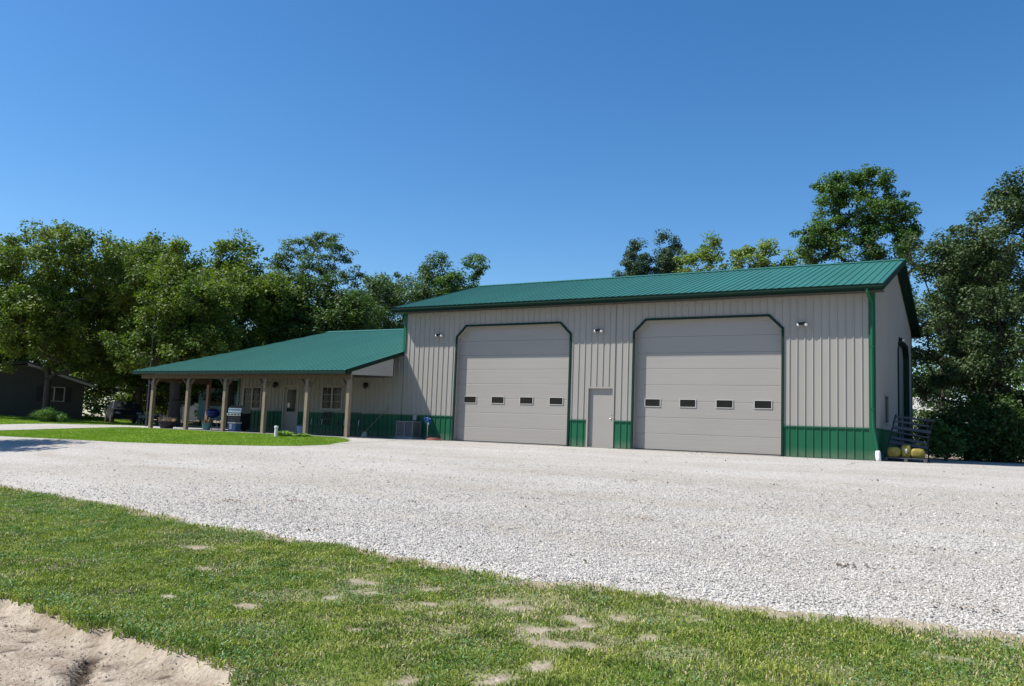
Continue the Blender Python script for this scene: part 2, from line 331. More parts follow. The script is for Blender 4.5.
# gravel yard: back edge follows lawn, porch and walls
def yback(x):
    x = np.asarray(x, float)
    a = np.interp(x, [-60, -14.2, -12.6, -9, -6, -3, -.4, 1.4, 2.35, 2.62, 2.66, 17.0, 17.06, 24, 40, 60], [-12.0, -11.6, -10.8, -10.26, -10.0, -9.8, -9.15, -8.5, -7.9, -6.9, .05, .05, 8.2, 7.0, 6, 6])
    return a
gx = np.unique(np.concatenate([axis((-60, -14, 1.), (-14, 2.6, .15)), np.array([2.62, 2.66]), axis((2.7, 17.0, .06)), np.array([17.03, 17.06]), axis((17.1, 24, .06), (24, 60, 2.))]))
tt = np.linspace(0, 1, 120)
yf = FRONT(gx)-.02; yb = yback(gx)
YY = yf[None, :]*(1-tt[:, None])+yb[None, :]*tt[:, None]; XX = np.repeat(gx[None, :], len(tt), 0)
struct(gridmesh('gravel_yard', XX, YY, lambda x, y: base(x, y)+.034*ss(.0, .30, y-FRONT(x)), GRAVEL, {'track': trackf}, z_off=-.006))
# side piece left of the lawn corner toward the slab
pg = MB(); 
XX2, YY2 = np.meshgrid(np.linspace(.12, 2.70, 14), np.linspace(0, 1, 14))
lo = np.interp(XX2, [.1, .9, 1.5, 2.1, 2.66], [-3.6, -4.1, -4.7, -5.4, -7.0]); YY2 = lo*(1-YY2)+(-.02)*YY2
struct(gridmesh('gravel_strip', XX2, YY2, lambda x, y: base(x, y), GRAVEL, z_off=.034))
# driveway running back past the porch
dt = np.linspace(0, 1, 60); dy = -11.9+dt*62
dl = np.interp(dy, [-12, -8, -5.7, -3, 2, 10, 30, 60], [-20, -18.3, -17.3, -17.2, -19, -24, -36, -60])
dr = np.interp(dy, [-12, -10.5, -8.5, -6.6, -3, 0, 6, 12, 30, 60], [-12.9, -12.9, -12.45, -12.0, -11.9, -12.0, -12.2, -12.5, -16, -30])
XX3 = dl[:, None]*(1-np.linspace(0, 1, 9))[None]+dr[:, None]*np.linspace(0, 1, 9)[None]; YY3 = np.repeat(dy[:, None], 9, 1)
struct(gridmesh('driveway', XX3, YY3, lambda x, y: base(x, y), GRAVEL, z_off=.026))
sb = MB(); sb.box(-11.55, .10, -3.24, -.02, -.12, .045); sb.box(-11.55, -9.10, -.02, 7, -.12, .045)
struct(build('porch_slab', sb, CONC))
ap = MB(); ap.box(2.5, 7.2, -.35, .2, -.1, .042); ap.box(7.95, 8.92, -.30, .1, -.1, .041); ap.box(9.65, 14.42, -.35, .2, -.1, .042)
struct(build('concrete_apron', ap, CONC))

# ------------------------------------------------------------------ barn
W_, D_ = 17.03, 11.61; WH = .944; OG = .32; OF = .45; RY = 5.805; RZ = 6.978; EZ = 5.09; DH = 4.375
SL = (RZ-EZ)/(RY+OF)
def profile(a, b, per=.2286, rib=.045, dep=.022, knots=()):
    """x positions and outward offsets of ribbed steel between a and b"""
    P = {a: None, b: None}
    k0 = int(math.floor(a/per))-1; k1 = int(math.ceil(b/per))+1
    def off(x):
        t = (x/per) % 1*per
        if t < .012: return dep*t/.012
        if t < .012+rib-.02: return dep
        if t < rib: return dep*(rib-t)/.008 if rib-t < .008 else dep
        return 0
    for k in range(k0, k1):
        for t in (0, .012, rib-.008, rib): P[round(k*per+t, 5)] = None
    for q in knots: P[q] = None
    xs = sorted(x for x in P if a-1e-9 <= x <= b+1e-9)
    return [(x, 0 if x in (a, b) else (dep if 0.0119 < ((x+1e-7) % per) < rib-.0079 else (0 if x not in knots else 0))) for x in xs]
def siding(mb, a, b, zb, zt, axis_='x', pos=0, out=-1, knots=(), mi=0):
    f0 = zb if callable(zb) else (lambda x: zb); f1 = zt if callable(zt) else (lambda x: zt)
    pr = profile(a, b, knots=knots); V = []
    for x, o in pr:
        for z in (f0(x), f1(x)):
            V.append((x, pos+out*o, z) if axis_ == 'x' else (pos+out*o, x, z))
    F = [(2*i, 2*i+2, 2*i+3, 2*i+1) for i in range(len(pr)-1)]
    mb.add(V, F, mi)

barn = thing('pole_barn', 'tall grey metal pole barn with green roof and two big overhead doors', 'barn', (8.5, 0, 0))
CH = .43
doors = [(2.433, 7.275), (9.569, 14.49)]; md = (7.926, 8.939, 2.093)
wm = MB(); gm = MB()
topz = EZ-.12
for a, b in ((.02, doors[0][0]), (doors[0][1], md[0]), (md[1], doors[1][0]), (doors[1][1], W_-.02)):
    siding(wm, a, b, WH, topz, knots=()); BT = MB(); siding(BT, a, b, .03, WH-.012); build('wainscot', BT, GREEN, barn)
    BT = MB(); BT.box(a+.0, b-.0, -.034, .0, WH-.02, WH+.022); build('wainscot_trim', BT, TRIM, barn); BT = MB(); BT.box(a, b, -.03, .0, .012, .045); build('base_trim', BT, TRIM, barn)
siding(wm, md[0], md[1], md[2], topz)
for a, b in doors:
    f = lambda x, a=a, b=b: min(DH, DH-CH+(x-a), DH-CH+(b-x))
    siding(wm, a, b, f, topz, knots=(a+CH, b-CH))
# right gable wall with door hole and window hole
gtop = lambda y: EZ-.13+SL*((y if y < RY else 2*RY-y)+OF)
sd = (6.4, 10.3); sw = (2.35, 3.35, 1.18, 2.02)
gtk = (RY,)
siding(wm, .02, sw[0], WH, gtop, 'y', W_, 1); siding(wm, sw[0], sw[1], WH, sw[2], 'y', W_, 1); siding(wm, sw[0], sw[1], sw[3], gtop, 'y', W_, 1)
siding(wm, sw[1], sd[0], WH, gtop, 'y', W_, 1, knots=gtk)
f = lambda y: min(DH, DH-CH+(y-sd[0]), DH-CH+(sd[1]-y))
siding(wm, sd[0], sd[1], f, gtop, 'y', W_, 1, knots=(sd[0]+CH, sd[1]-CH)); siding(wm, sd[1], D_, WH, gtop, 'y', W_, 1)
for a, b in ((.02, sd[0]), (sd[1], D_)):
    BT = MB(); siding(BT, a, b, .03, WH-.012, 'y', W_, 1); build('wainscot', BT, GREEN, barn)
    BT = MB(); BT.box(W_, W_+.034, a+.1, b-.1, WH-.02, WH+.022); build('wainscot_trim', BT, TRIM, barn)
# left and back walls
siding(wm, .02, D_, WH, gtop, 'y', 0, -1, knots=gtk); BT = MB(); siding(BT, .02, D_, .03, WH-.012, 'y', 0, -1); build('wainscot', BT, GREEN, barn)
siding(wm, 0, W_, WH, topz, 'x', D_, 1); BT = MB(); siding(BT, 0, W_, .03, WH-.012, 'x', D_, 1); build('wainscot', BT, GREEN, barn)
build('wall', wm, SIDING, barn)
# trims
for corner in (((W_-.13, W_+.042, -.042, -.004, .01, topz), (W_+.004, W_+.042, -.004, .12, .01, EZ-.05)), ((-.04, .09, -.042, -.004, 3.42, topz), (-.04, -.004, -.004, .1, 3.42, topz)), ((W_+.004, W_+.042, D_-.12, D_+.04, .01, topz),), ((-.04, .1, D_+.02, D_+.05, .01, topz),)):
    ct = MB()
    for q in corner: ct.box(*q)
    build('corner_trim', ct, GREEN, barn)
# roof
def ribroof(mb, x0, x1, y0, z0, y1, z1, per=.2286, dep=.02, mi=0, lefty=None):
    pr = profile(x0, x1, per, dep=dep, rib=.06)
    V = []
    for x, o in pr: V += [(x, y0, z0+o), (x, y1, z1+o)]
    mb.add(V, [(2*i, 2*i+2, 2*i+3, 2*i+1) for i in range(len(pr)-1)], mi)
rm = MB(); x0, x1 = -OG, W_+OG
ribroof(rm, x0, x1, -OF-.04, EZ-.04*SL+.01, RY, RZ+.01); ribroof(rm, x0, x1, D_+OF+.04, EZ-.04*SL+.01, RY, RZ+.01)
rm.slab([(x0, -OF, EZ-.035), (x1, -OF, EZ-.035), (x1, RY, RZ-.035), (x0, RY, RZ-.035)], (0, 0, .03))
rm.slab([(x0, D_+OF, EZ-.035), (x1, D_+OF, EZ-.035), (x1, RY, RZ-.035), (x0, RY, RZ-.035)], (0, 0, .03))
rf = build('roof', rm, ROOFM, barn)
rc = MB(); rc.slab([(x0-.03, RY-.22, RZ-.22*SL+.038), (x1+.03, RY-.22, RZ-.22*SL+.038), (x1+.03, RY, RZ+.045), (x0-.03, RY, RZ+.045)], (0, 0, .012))
rc.slab([(x0-.03, RY+.22, RZ-.22*SL+.038), (x1+.03, RY+.22, RZ-.22*SL+.038), (x1+.03, RY, RZ+.045), (x0-.03, RY, RZ+.045)], (0, 0, .012)); build('ridge_cap', rc, ROOFM, rf)
fs = MB()
for xx in (x0, x1):
    s_ = 1 if xx > 0 else -1
    for ya, za, yb2, zb2 in ((-OF-.03, EZ, RY, RZ+.01), (D_+OF+.03, EZ, RY, RZ+.01)):
        fs.slab([(xx, ya, za-.17), (xx, yb2, zb2-.17), (xx, yb2, zb2+.03), (xx, ya, za+.03)], (s_*.03, 0, 0))
fs.box(x0, x1, -OF-.03, -OF, 4.90, EZ-.01); fs.box(x0, x1, D_+OF, D_+OF+.03, 4.90, EZ-.01)
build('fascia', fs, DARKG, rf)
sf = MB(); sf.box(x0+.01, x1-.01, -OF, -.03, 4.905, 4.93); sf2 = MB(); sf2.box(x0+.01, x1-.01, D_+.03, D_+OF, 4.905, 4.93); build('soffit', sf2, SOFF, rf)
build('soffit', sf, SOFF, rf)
for xa, xb in ((x0+.0, -.03), (W_+.045, x1)):
    gsf = MB()
    for ya, yb2 in ((-.0, RY), (D_, RY)):
        za = EZ+SL*OF
        gsf.slab([(xa, ya, za-.15), (xb, ya, za-.15), (xb, yb2, RZ-.15), (xa, yb2, RZ-.15)], (0, 0, .02))
    build('gable_soffit', gsf, DARKG, rf)

gt = MB()
pf = [(-OF-.03, 5.075), (-OF-.03, 4.945), (-OF-.10, 4.945), (-OF-.145, 4.99), (-OF-.145, 5.03), (-OF-.165, 5.075), (-OF-.15, 5.075), (-OF-.13, 5.04), (-OF-.13, 5.00), (-OF-.09, 4.96), (-OF-.045, 4.96), (-OF-.045, 5.075)]
gt.slab([(x0+.0, y, z) for y, z in pf], (x1-x0, 0, 0)); build('gutter', gt, DARKG, barn)
ds = MB(); ds.tube([(16.93, -.53, 4.95), (16.93, -.53, 4.86), (16.97, -.30, 4.70), (17.0, -.095, 4.58), (17.0, -.085, 1.6), (17.03, -.09, .95), (17.10, -.10, .55), (17.14, -.11, .25)], .042, 8)
for z in (1.5, 3.3): ds.box(16.94, 17.06, -.13, -.04, z, z+.03)
dsp = build('downspout', ds, GREEN, barn)
bt = MB(); bt.tube([(17.135, -.11, .32), (17.14, -.11, .26), (17.15, -.12, .10), (17.17, -.16, .01)], [.055, .075, .075, .06], 10); build('white_boot', bt, WHITE, dsp, True)
# overhead doors
def overhead(a, b, label=None):
    rec = .18; ia, ib = a+.065, b-.065; top = DH-.065; c = CH-.03
    p = MB(); n = 8; h = (top-.045)/n
    prof_ = []
    z = .045
    for i in range(n):
        for dz, o in ((0, .011), (.012, 0), (h*.33, 0), (h*.33+.01, .0018), (h*.33+.02, 0), (h*.66, 0), (h*.66+.01, .0018), (h*.66+.02, 0), (h-.012, 0)): prof_.append((z+dz, rec+o))
        z += h
    prof_.append((top, rec+.012))
    V = []
    for zz, yy in prof_: V += [(ia, yy, zz), (ib, yy, zz)]
    p.add(V, [(2*i, 2*i+1, 2*i+3, 2*i+2) for i in range(len(prof_)-1)])
    p.box(ia, ib, rec+.02, rec+.06, .045, top)
    # vertical stile joints
    for k in (): p.box(ia+(ib-ia)*k/4-.004, ia+(ib-ia)*k/4+.004, rec-.003, rec+.01, .05, top-.02)
    d = build('overhead_door', p, DOORM, barn)
    bs = MB(); bs.box(ia, ib, rec-.012, rec+.03, .043, .075); build('bottom_seal', bs, BLACKP, d)
    # jamb lining (grey) and green outer trim following the clipped corners
    inn = [(ia, .0), (ia, top-c), (ia+c, top), (ib-c, top), (ib, top-c), (ib, .0)]
    outr = [(a-.005, .0), (a-.005, DH-CH), (a+CH, DH+.005), (b-CH, DH+.005), (b+.005, DH-CH), (b+.005, .0)]; c = CH-.02
    j = MB()
    for i in range(5):
        (xa, za), (xb, zb) = inn[i], inn[i+1]
        j.add([(xa, -.02, za), (xb, -.02, zb), (xb, rec+.02, zb), (xa, rec+.02, za)], [(0, 1, 2, 3)])
    # inner stop strips and clipped corner panels
    st = [(ia+.10, .0), (ia+.10, top-c-.06), (ia+c+.06, top-.10), (ib-c-.06, top-.10), (ib-.10, top-c-.06), (ib-.10, .0)]
    for i in range(5):
        (xa, za), (xb, zb), (xc, zc), (xd, zd) = inn[i], inn[i+1], st[i+1], st[i]
        if i in (1, 2, 3): j.add([(xa, rec-.03, za), (xb, rec-.03, zb), (xc, rec-.03, zc), (xd, rec-.03, zd), (xc, rec, zc), (xd, rec, zd)], [(0, 1, 2, 3), (3, 2, 4, 5)])
    # close behind the clipped corners
    j.add([(ia-.05, rec-.031, top-c), (ia+c, rec-.031, top), (ia-.05, rec-.031, top)], [(0, 1, 2)]); j.add([(ib+.05, rec-.031, top-c), (ib-c, rec-.031, top), (ib+.05, rec-.031, top)], [(0, 1, 2)])
    build('door_jamb', j, SIDING, d)
    t = MB()
    for i in range(5):
        (xa, za), (xb, zb), (xc, zc), (xd, zd) = outr[i], outr[i+1], inn[i+1], inn[i]
        t.slab([(xa, -.045, za), (xb, -.045, zb), (xc, -.045, zc), (xd, -.045, zd)], (0, .045, 0))
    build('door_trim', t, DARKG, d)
    cx = (ia+ib)/2
    for k in (-1.8, -.6, .6, 1.8):
        wn = MB(); x = cx+k; z0, z1 = 1.44, 1.74
        for q in ((x-.28, x+.28, z0+.015, z0+.036), (x-.28, x+.28, z1-.036, z1-.015), (x-.28, x-.255, z0+.035, z1-.035), (x+.255, x+.28, z0+.035, z1-.035)):
            wn.box(q[0], q[1], rec-.02, rec+.005, q[2], q[3])
        wn.box(x-.256, x+.256, rec-.006, rec+.004, z0+.034, z1-.034, 1)
        build('window', wn, [FRAMEW, GLASS], d)
    return d
for a, b in doors: overhead(a, b)
# side overhead door: build in the same way on the gable side
p = MB(); p.box(W_-.2, W_-.16, sd[0], sd[1], .045, DH)
for i in range(1, 8): p.box(W_-.165, W_-.155, sd[0], sd[1], i*.54, i*.54+.01)
dsd = build('overhead_door', p, DOORM, barn); dsd['label'] = 'overhead door in the shaded gable end'
t = MB(); o_ = [(sd[0], 0), (sd[0], DH-CH), (sd[0]+CH, DH), (sd[1]-CH, DH), (sd[1], DH-CH), (sd[1], 0)]
i_ = [(sd[0]+.1, 0), (sd[0]+.1, DH-CH-.04), (sd[0]+CH+.04, DH-.1), (sd[1]-CH-.04, DH-.1), (sd[1]-.1, DH-CH-.04), (sd[1]-.1, 0)]
for i in range(5):
    t.slab([(W_+.05, o_[i][0], o_[i][1]), (W_+.05, o_[i+1][0], o_[i+1][1]), (W_+.05, i_[i+1][0], i_[i+1][1]), (W_+.05, i_[i][0], i_[i][1])], (-.2, 0, 0))
build('door_trim', t, DARKG, dsd)
ws = MB(); ws.box(W_-.03, W_+.05, sw[0]-.05, sw[1]+.05, sw[3], sw[3]+.06); ws.box(W_-.03, W_+.045, sw[0]-.05, sw[0], sw[2]-.05, sw[3]); ws.box(W_-.03, W_+.045, sw[1], sw[1]+.05, sw[2]-.05, sw[3]); ws.box(W_-.03, W_+.045, sw[0], sw[1], sw[2]-.05, sw[2])
ws.box(W_-.02, W_-.0, sw[0], sw[1], sw[2], sw[3], 1); build('window', ws, [SIDING, GLASS], barn)
# walk door
p = MB(); a, b, h = md; p.box(a+.06, b-.06, .065, .11, .05, h-.05)
dd = build('walk_door', p, DOORM, barn)
fr = MB()
for q in ((a, a+.06, .0, h), (b-.06, b, .0, h), (a+.06, b-.06, h-.055, h)): fr.box(q[0], q[1], -.03, .11, q[2], q[3])
fr.box(a+.06, b-.06, -.02, .06, .043, .055, 0); build('door_frame', fr, SIDING, dd)
hn = MB(); hn.tube([(b-.13, .07, 1.02), (b-.13, .01, 1.02)], .03, 10); hn.lathe((b-.13, -.02, 1.0), [(.005, -.03), (.03, -.02), (.036, .0), (.03, .025), (.005, .035)], 10); build('handle', hn, STEEL, dd, True)
kp = MB(); kp.tube([(b-.13, .07, 1.18), (b-.13, .045, 1.18)], .028, 10); build('deadbolt', kp, STEEL, dd)

# ------------------------------------------------------------------ porch wing
wing = thing('porch_building', 'low grey metal building with green roof and long post porch beside the barn', 'building', (-5, 0, 0))
wx = -9.06; win1 = (-8.72, -7.62, 1.06, 1.93); win2 = (-4.11, -3.02, 1.12, 1.98); wd = (-6.32, -5.42, 2.08)
ES = .297; ey, ez = -3.322, 2.425; ry, rz = 5.607, 2.425+.297*8.929
wm = MB(); gm = MB(); RT = 3.30
cuts = [(wx, win1[0]), (win1[1], wd[0]), (wd[1], win2[0]), (win2[1], -.0)]
for a, b in cuts: siding(wm, a, b, WH, RT)
for q in (win1, win2): siding(wm, q[0], q[1], WH, q[2]); siding(wm, q[0], q[1], q[3], RT)
siding(wm, wd[0], wd[1], wd[2], RT)
for a, b in ((wx, wd[0]), (wd[1], .02)):
    BT = MB(); siding(BT, a, min(b, 0), .03, WH-.012); build('wainscot', BT, GREEN, wing)
    BT = MB(); BT.box(a, b, -.034, 0, WH-.02, WH+.022); build('wainscot_trim', BT, TRIM, wing)
wtop = lambda y: ez+ES*((y if y < ry else 2*ry-y)-ey)-.05
siding(wm, 0, 11.2, WH, wtop, 'y', wx, -1, knots=(ry,)); BT = MB(); siding(BT, 0, 11.2, .03, WH-.012, 'y', wx, -1); build('wainscot', BT, GREEN, wing)
siding(wm, wx, -.0, WH, 3.3, 'x', 11.2, 1); BT = MB(); siding(BT, wx, -.0, .03, WH-.012, 'x', 11.2, 1); build('wainscot', BT, GREEN, wing)
build('wall', wm, SIDING, wing)
tm = MB()
tm.box(wx-.04, wx+.08, -.04, -.004, .01, 3.1); build('corner_trim', tm, TRIM, wing)
rm = MB(); K = (-10.28, .66, 3.608)
def zr(y): return ez+ES*(y-ey)
pr = profile(-11.86, .0, .2286, dep=.018, rib=.06, knots=(-10.28, -9.14)); V = []
for x, o in pr:
    yt = ry if x >= -9.14 else (float(np.interp(x, [-11.86, -10.28, -9.14], [ey, .66, ry])))
    V += [(x, ey-.04, zr(ey-.04)+o+.01), (x, yt, zr(yt)+o*(1 if yt > ey+.1 else 0)+.01)]
rm.add(V, [(2*i, 2*i+2, 2*i+3, 2*i+1) for i in range(len(pr)-1)])
rm.slab([(-11.86, ey, zr(ey)-.03), (0, ey, zr(ey)-.03), (0, ry, rz-.03), (-9.14, ry, rz-.03), (-10.28, .66, zr(.66)-.03)], (0, 0, .028))
rm.slab([(-9.14, ry, rz-.03), (0, ry, rz-.03), (0, 11.8, rz-.03-ES*6.2), (-9.14, 11.8, rz-.03-ES*6.2)], (0, 0, .04))
rm.slab([(-11.86, ey, ez-.03), (-10.28, .66, 3.575), (-10.28, 8.0, 3.575), (-11.86, 8.0, ez-.03)], (0, 0, .028))
rm.slab([(-10.28, .66, 3.575), (-9.0, .66, 3.575), (-9.0, 8, 3.575), (-10.28, 8, 3.575)], (0, 0, .028))
wrf = build('roof', rm, ROOFM, wing)
rc = MB(); rc.slab([(-9.17, ry-.18, rz-.18*ES+.03), (-.03, ry-.18, rz-.18*ES+.03), (-.03, ry, rz+.045), (-9.17, ry, rz+.045)], (0, 0, .012)); rc.slab([(-9.17, ry+.18, rz-.18*ES+.03), (-.03, ry+.18, rz-.18*ES+.03), (-.03, ry, rz+.045), (-9.17, ry, rz+.045)], (0, 0, .012)); build('ridge_cap', rc, ROOFM, wrf)
fs = MB(); fs.box(-11.88, .03, ey-.03, ey, ez-.13, ez-.0)
fs.slab([(.0, ey-.03, ez-.13), (.0, -.05, zr(-.05)-.13), (.0, -.05, zr(-.05)+.02), (.0, ey-.03, ez+.02)], (.03, 0, 0))
fs.slab([(-11.86, ey-.03, ez-.13), (-11.86, ey-.03, ez-.0), (-11.86, 8, ez), (-11.86, 8, ez-.13)], (-.03, 0, 0))
build('fascia', fs, DARKG, wrf)
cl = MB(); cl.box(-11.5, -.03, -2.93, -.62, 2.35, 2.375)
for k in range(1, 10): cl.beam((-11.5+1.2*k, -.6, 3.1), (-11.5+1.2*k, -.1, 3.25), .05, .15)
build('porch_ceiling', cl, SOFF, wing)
ifm = MB(); ifm.slab([(-.02, -3.0, 2.29), (-.02, -.64, 2.40), (-.02, -.64, zr(-.64)-.06), (-.02, -3.0, zr(-3.0)-.06)], (.02, 0, 0)); build('end_panel', ifm, TANS, wing)
bm_ = MB(); bm_.box(-11.6, .0, -3.075, -3.035, 2.13, 2.30); bm_.box(-11.6, .0, -2.965, -2.925, 2.13, 2.30); bm_.box(-10.90, -10.86, -2.92, .0, 2.05, 2.3); build('porch_beam', bm_, WOOD2, wing)
for px_ in (-.08, -2.08, -4.26, -6.46, -8.65, -10.85):
    pm = MB(); pm.box(px_-.07, px_+.07, -3.07+.036, -2.93-.036+.0, .046, 2.32) if 0 else pm.box(px_-.07, px_+.07, -3.034, -2.966, .046, 2.31)
    pm.box(px_-.07, px_+.07, -3.07, -3.034, .046, 2.05); pm.box(px_-.07, px_+.07, -2.966, -2.93, .046, 2.05)
    po = build('post', pm, WOOD, wing)
    for sgn in (-1, 1):
        if px_ > -.2 and sgn > 0: continue
        br = MB(); br.beam((px_+sgn*.07, -3.0, 1.84), (px_+sgn*.34, -3.0, 2.12), .05, .09, upv=(0, 1, 0)); build('brace', br, WOOD2, po)
pm = MB(); pm.box(-10.97, -10.83, -.14, .0, .046, 2.3); build('post', pm, mat('reddish_wood', (.24, .13, .09), .8, var=.2, vscale=5, stretch=(4, 4, .6)), wing)
def slider(q):
    x0, x1, z0, z1 = q; m_ = MB()
    for a in ((x0-.03, x1+.03, z0-.05, z0), (x0-.03, x1+.03, z1, z1+.05), (x0-.03, x0+.03, z0, z1), (x1-.03, x1+.03, z0, z1), ((x0+x1)/2-.03, (x0+x1)/2+.03, z0, z1)):
        m_.box(a[0], a[1], -.045, .02, a[2], a[3])
    for xx in ((x0*3+x1)/4, (x0+x1*3)/4): m_.box(xx-.004, xx+.004, -.006, .004, z0, z1)
    for zz in (z0+(z1-z0)/3, z0+(z1-z0)*2/3): m_.box(x0, x1, -.011, .003, zz-.006, zz+.006)
    o = build('window', m_, TANS, wing); g = MB(); g.box(x0, x1, .004, .02, z0, z1); build('pane', g, GLASS, o); return o
slider(win1); slider(win2)
p = MB(); a, b, h = wd
p.box(a+.06, a+.20, .03, .07, .05, h-.05); p.box(b-.20, b-.06, .03, .07, .05, h-.05); p.box(a+.20, b-.20, .03, .07, .05, .95); p.box(a+.20, b-.20, .03, .07, h-.20, h-.05)
dd = build('door', p, DOORM, wing); g = MB(); g.box(a+.20, b-.20, .04, .055, .95, h-.20); build('pane', g, GLASS, dd)
fr = MB()
for q in ((a, a+.06, .0, h), (b-.06, b, .0, h), (a+.06, b-.06, h-.05, h)): fr.box(q[0], q[1], -.03, .08, q[2], q[3])
build('door_frame', fr, TANS, dd)
sg = MB(); sg.box(a+.24, a+.36, .030, .038, 1.12, 1.32); build('paper_notice', sg, WHITE, dd)
hn = MB(); hn.tube([(b-.12, .03, 1.0), (b-.12, -.03, 1.0), (b-.2, -.03, 1.0)], .014, 8); build('handle', hn, STEEL, dd)

# ------------------------------------------------------------------ wall lights
def flood(loc, label, two=True):
    t = thing('floodlight', label, 'floodlight', loc, 'security floodlights on the barn walls', local=True); t.scale = (.68, .68, .68)
    m_ = MB(); m_.box(-.09, .09, -.05, .0, -.05, .07, bev=.01); m_.box(-.05, .05, -.10, -.05, -.06, -.01, bev=.008); build('base', m_, BLACK, t)
    for s_ in ((-1, 1) if two else (1,)):
        h_ = MB(); c = Vector((s_*.08, -.08, .02)); d = Vector((s_*.55, -.60, -.5)).normalized()
        h_.tube([c, c+d*.05, c+d*.12, c+d*.17], [.03, .055, .07, .082], 12); hd = build('lamp_head', h_, BLACK, t)
        g_ = MB(); g_.tube([c+d*.165, c+d*.19, c+d*.21], [.078, .072, .03], 12); build('lens', g_, BULB, hd, True)
    return t
flood((1.72, -.03, 4.03), 'small floodlight high on the barn wall left of both overhead doors')
flood((8.34, -.03, 4.03), 'black twin floodlight above the grey walk door between the overhead doors')
flood((15.05, -.03, 4.05), 'twin white-lensed floodlight on the wall near the right corner trim')
fl = flood((W_+.03, 7.0, 4.32), 'floodlight on the shaded gable end by its overhead door'); fl.rotation_euler = (0, 0, math.pi/2)
def lantern(x, label):
    t = thing('wall_lantern', label, 'wall lamp', (x, -.03, 2.1), 'lanterns under the porch', local=True)
    m_ = MB(); m_.box(-.05, .05, -.02, .0, -.08, .08, bev=.006); m_.tube([(0, -.02, .06), (0, -.10, .10), (0, -.13, .08)], .012, 6); build('bracket', m_, BLACK, t)
    c = MB(); c.lathe((0, -.13, -.16), [(.02, 0), (.065, .015), (.075, .02), (.06, .03)], 8); c.lathe((0, -.13, .0), [(.085, 0), (.08, .02), (.03, .07), (.01, .10)], 8)
    for k in range(4): c.box(-.06*((k % 2)*2-1)-.006, -.06*((k % 2)*2-1)+.006, -.13-.04*(k//2*2-1)-.006, -.13-.04*(k//2*2-1)+.006, -.14, .0)
    build('cage', c, BLACK, t); g = MB(); g.lathe((0, -.13, -.13), [(.045, 0), (.05, .06), (.045, .13)], 8); build('shade', g, GLASS, t)
lantern(-6.72, 'black lantern on the porch wall just left of the glazed door')
lantern(-1.75, 'black lantern on the porch wall right of the right-hand window')

# ------------------------------------------------------------------ utilities by the wall
t = thing('air_conditioner', 'grey outdoor air conditioner unit in the shade against the green wainscot', 'air conditioner', (.66, -.45, .0))
m_ = MB(); x0, x1, y0, y1 = .30, 1.08, -.66, -.12
m_.box(x0, x1, y0, y1, .09, .14); m_.box(x0, x1, y0, y1, .66, .71, bev=.01)
for xx in (x0, x1-.04):
    for yy in (y0, y1-.04): m_.box(xx, xx+.04, yy, yy+.04, .14, .66)
m_.box((x0+x1)/2-.03, (x0+x1)/2+.03, y0, y0+.03, .14, .66); build('cabinet', m_, ACM, t)
g = MB()
for k in range(16): z = .16+k*.031; g.box(x0+.02, x1-.02, y0+.012, y1-.012, z, z+.012)
build('louvre', g, ACM, t); g = MB(); g.box(x0+.04, x1-.04, y0+.04, y1-.04, .14, .66); build('coil', g, CHAR, t)
fg = MB()
for r in (.08, .14, .20, .26): fg.tube([((x0+x1)/2+r*math.cos(q*math.pi/8), (y0+y1)/2+r*math.sin(q*math.pi/8), .73) for q in range(17)], .005, 4)
build('fan_guard', fg, BLACK, t); pd = MB(); pd.box(x0-.06, x1+.06, y0-.06, y1+.06, .0, .09); build('pad', pd, CONC, t)
t = thing('disconnect_box', 'small grey electrical box on the green wainscot above the air conditioner', 'electrical box', (.74, -.05, .78))
m_ = MB(); m_.box(.66, .82, -.12, -.035, .74, .96, bev=.01); build('housing', m_, GALV, t); m_ = MB(); m_.tube([(.72, -.07, .74), (.72, -.08, .60), (.62, -.20, .52)], .012, 6); build('conduit', m_, GALV, t)
t = thing('yard_hydrant', 'grey standpipe with a bright blue head at the foot of the barn wall', 'hydrant', (1.64, -.48, 0))
m_ = MB(); m_.tube([(1.64, -.48, -.02), (1.64, -.48, .72)], .022, 10); m_.tube([(1.64, -.48, .66), (1.72, -.54, .66), (1.74, -.56, .60)], .018, 8); build('pipe', m_, GALV, t)
m_ = MB(); m_.lathe((1.64, -.48, .70), [(.04, 0), (.055, .03), (.05, .14), (.03, .18)], 12); m_.beam((1.64, -.48, .87), (1.42, -.44, .84), .035, .03); m_.beam((1.45, -.45, .84), (1.58, -.47, .60), .02, .02); build('head', m_, BLUE, t)
m_ = MB(); m_.box(1.58, 1.70, -.41, -.37, .62, .84, bev=.015); build('hose_hanger', m_, BLUE, t)
t = thing('garden_hose', 'reddish garden hose coiled on the gravel below the blue hydrant', 'hose', (1.98, -.55, 0))
pts = []
for i in range(130):
    a = i/130*2*math.pi*5; r = .26+.04*math.sin(a*.37)+.02*math.sin(a*1.7); pts.append((2.0+r*math.cos(a)*1.1, -.58+r*math.sin(a)*.75, .045+.012*(i/26)+.012*math.sin(a*1.3)))
pts += [(1.80, -.44, .10), (1.72, -.42, .20)]
m_ = MB(); m_.tube(pts, .014, 6); build('hose', m_, RED, t, True); m_ = MB(); m_.tube([(2.25, -.75, .05), (2.36, -.82, .05)], [.012, .02], 8); build('nozzle', m_, BLACK, t)

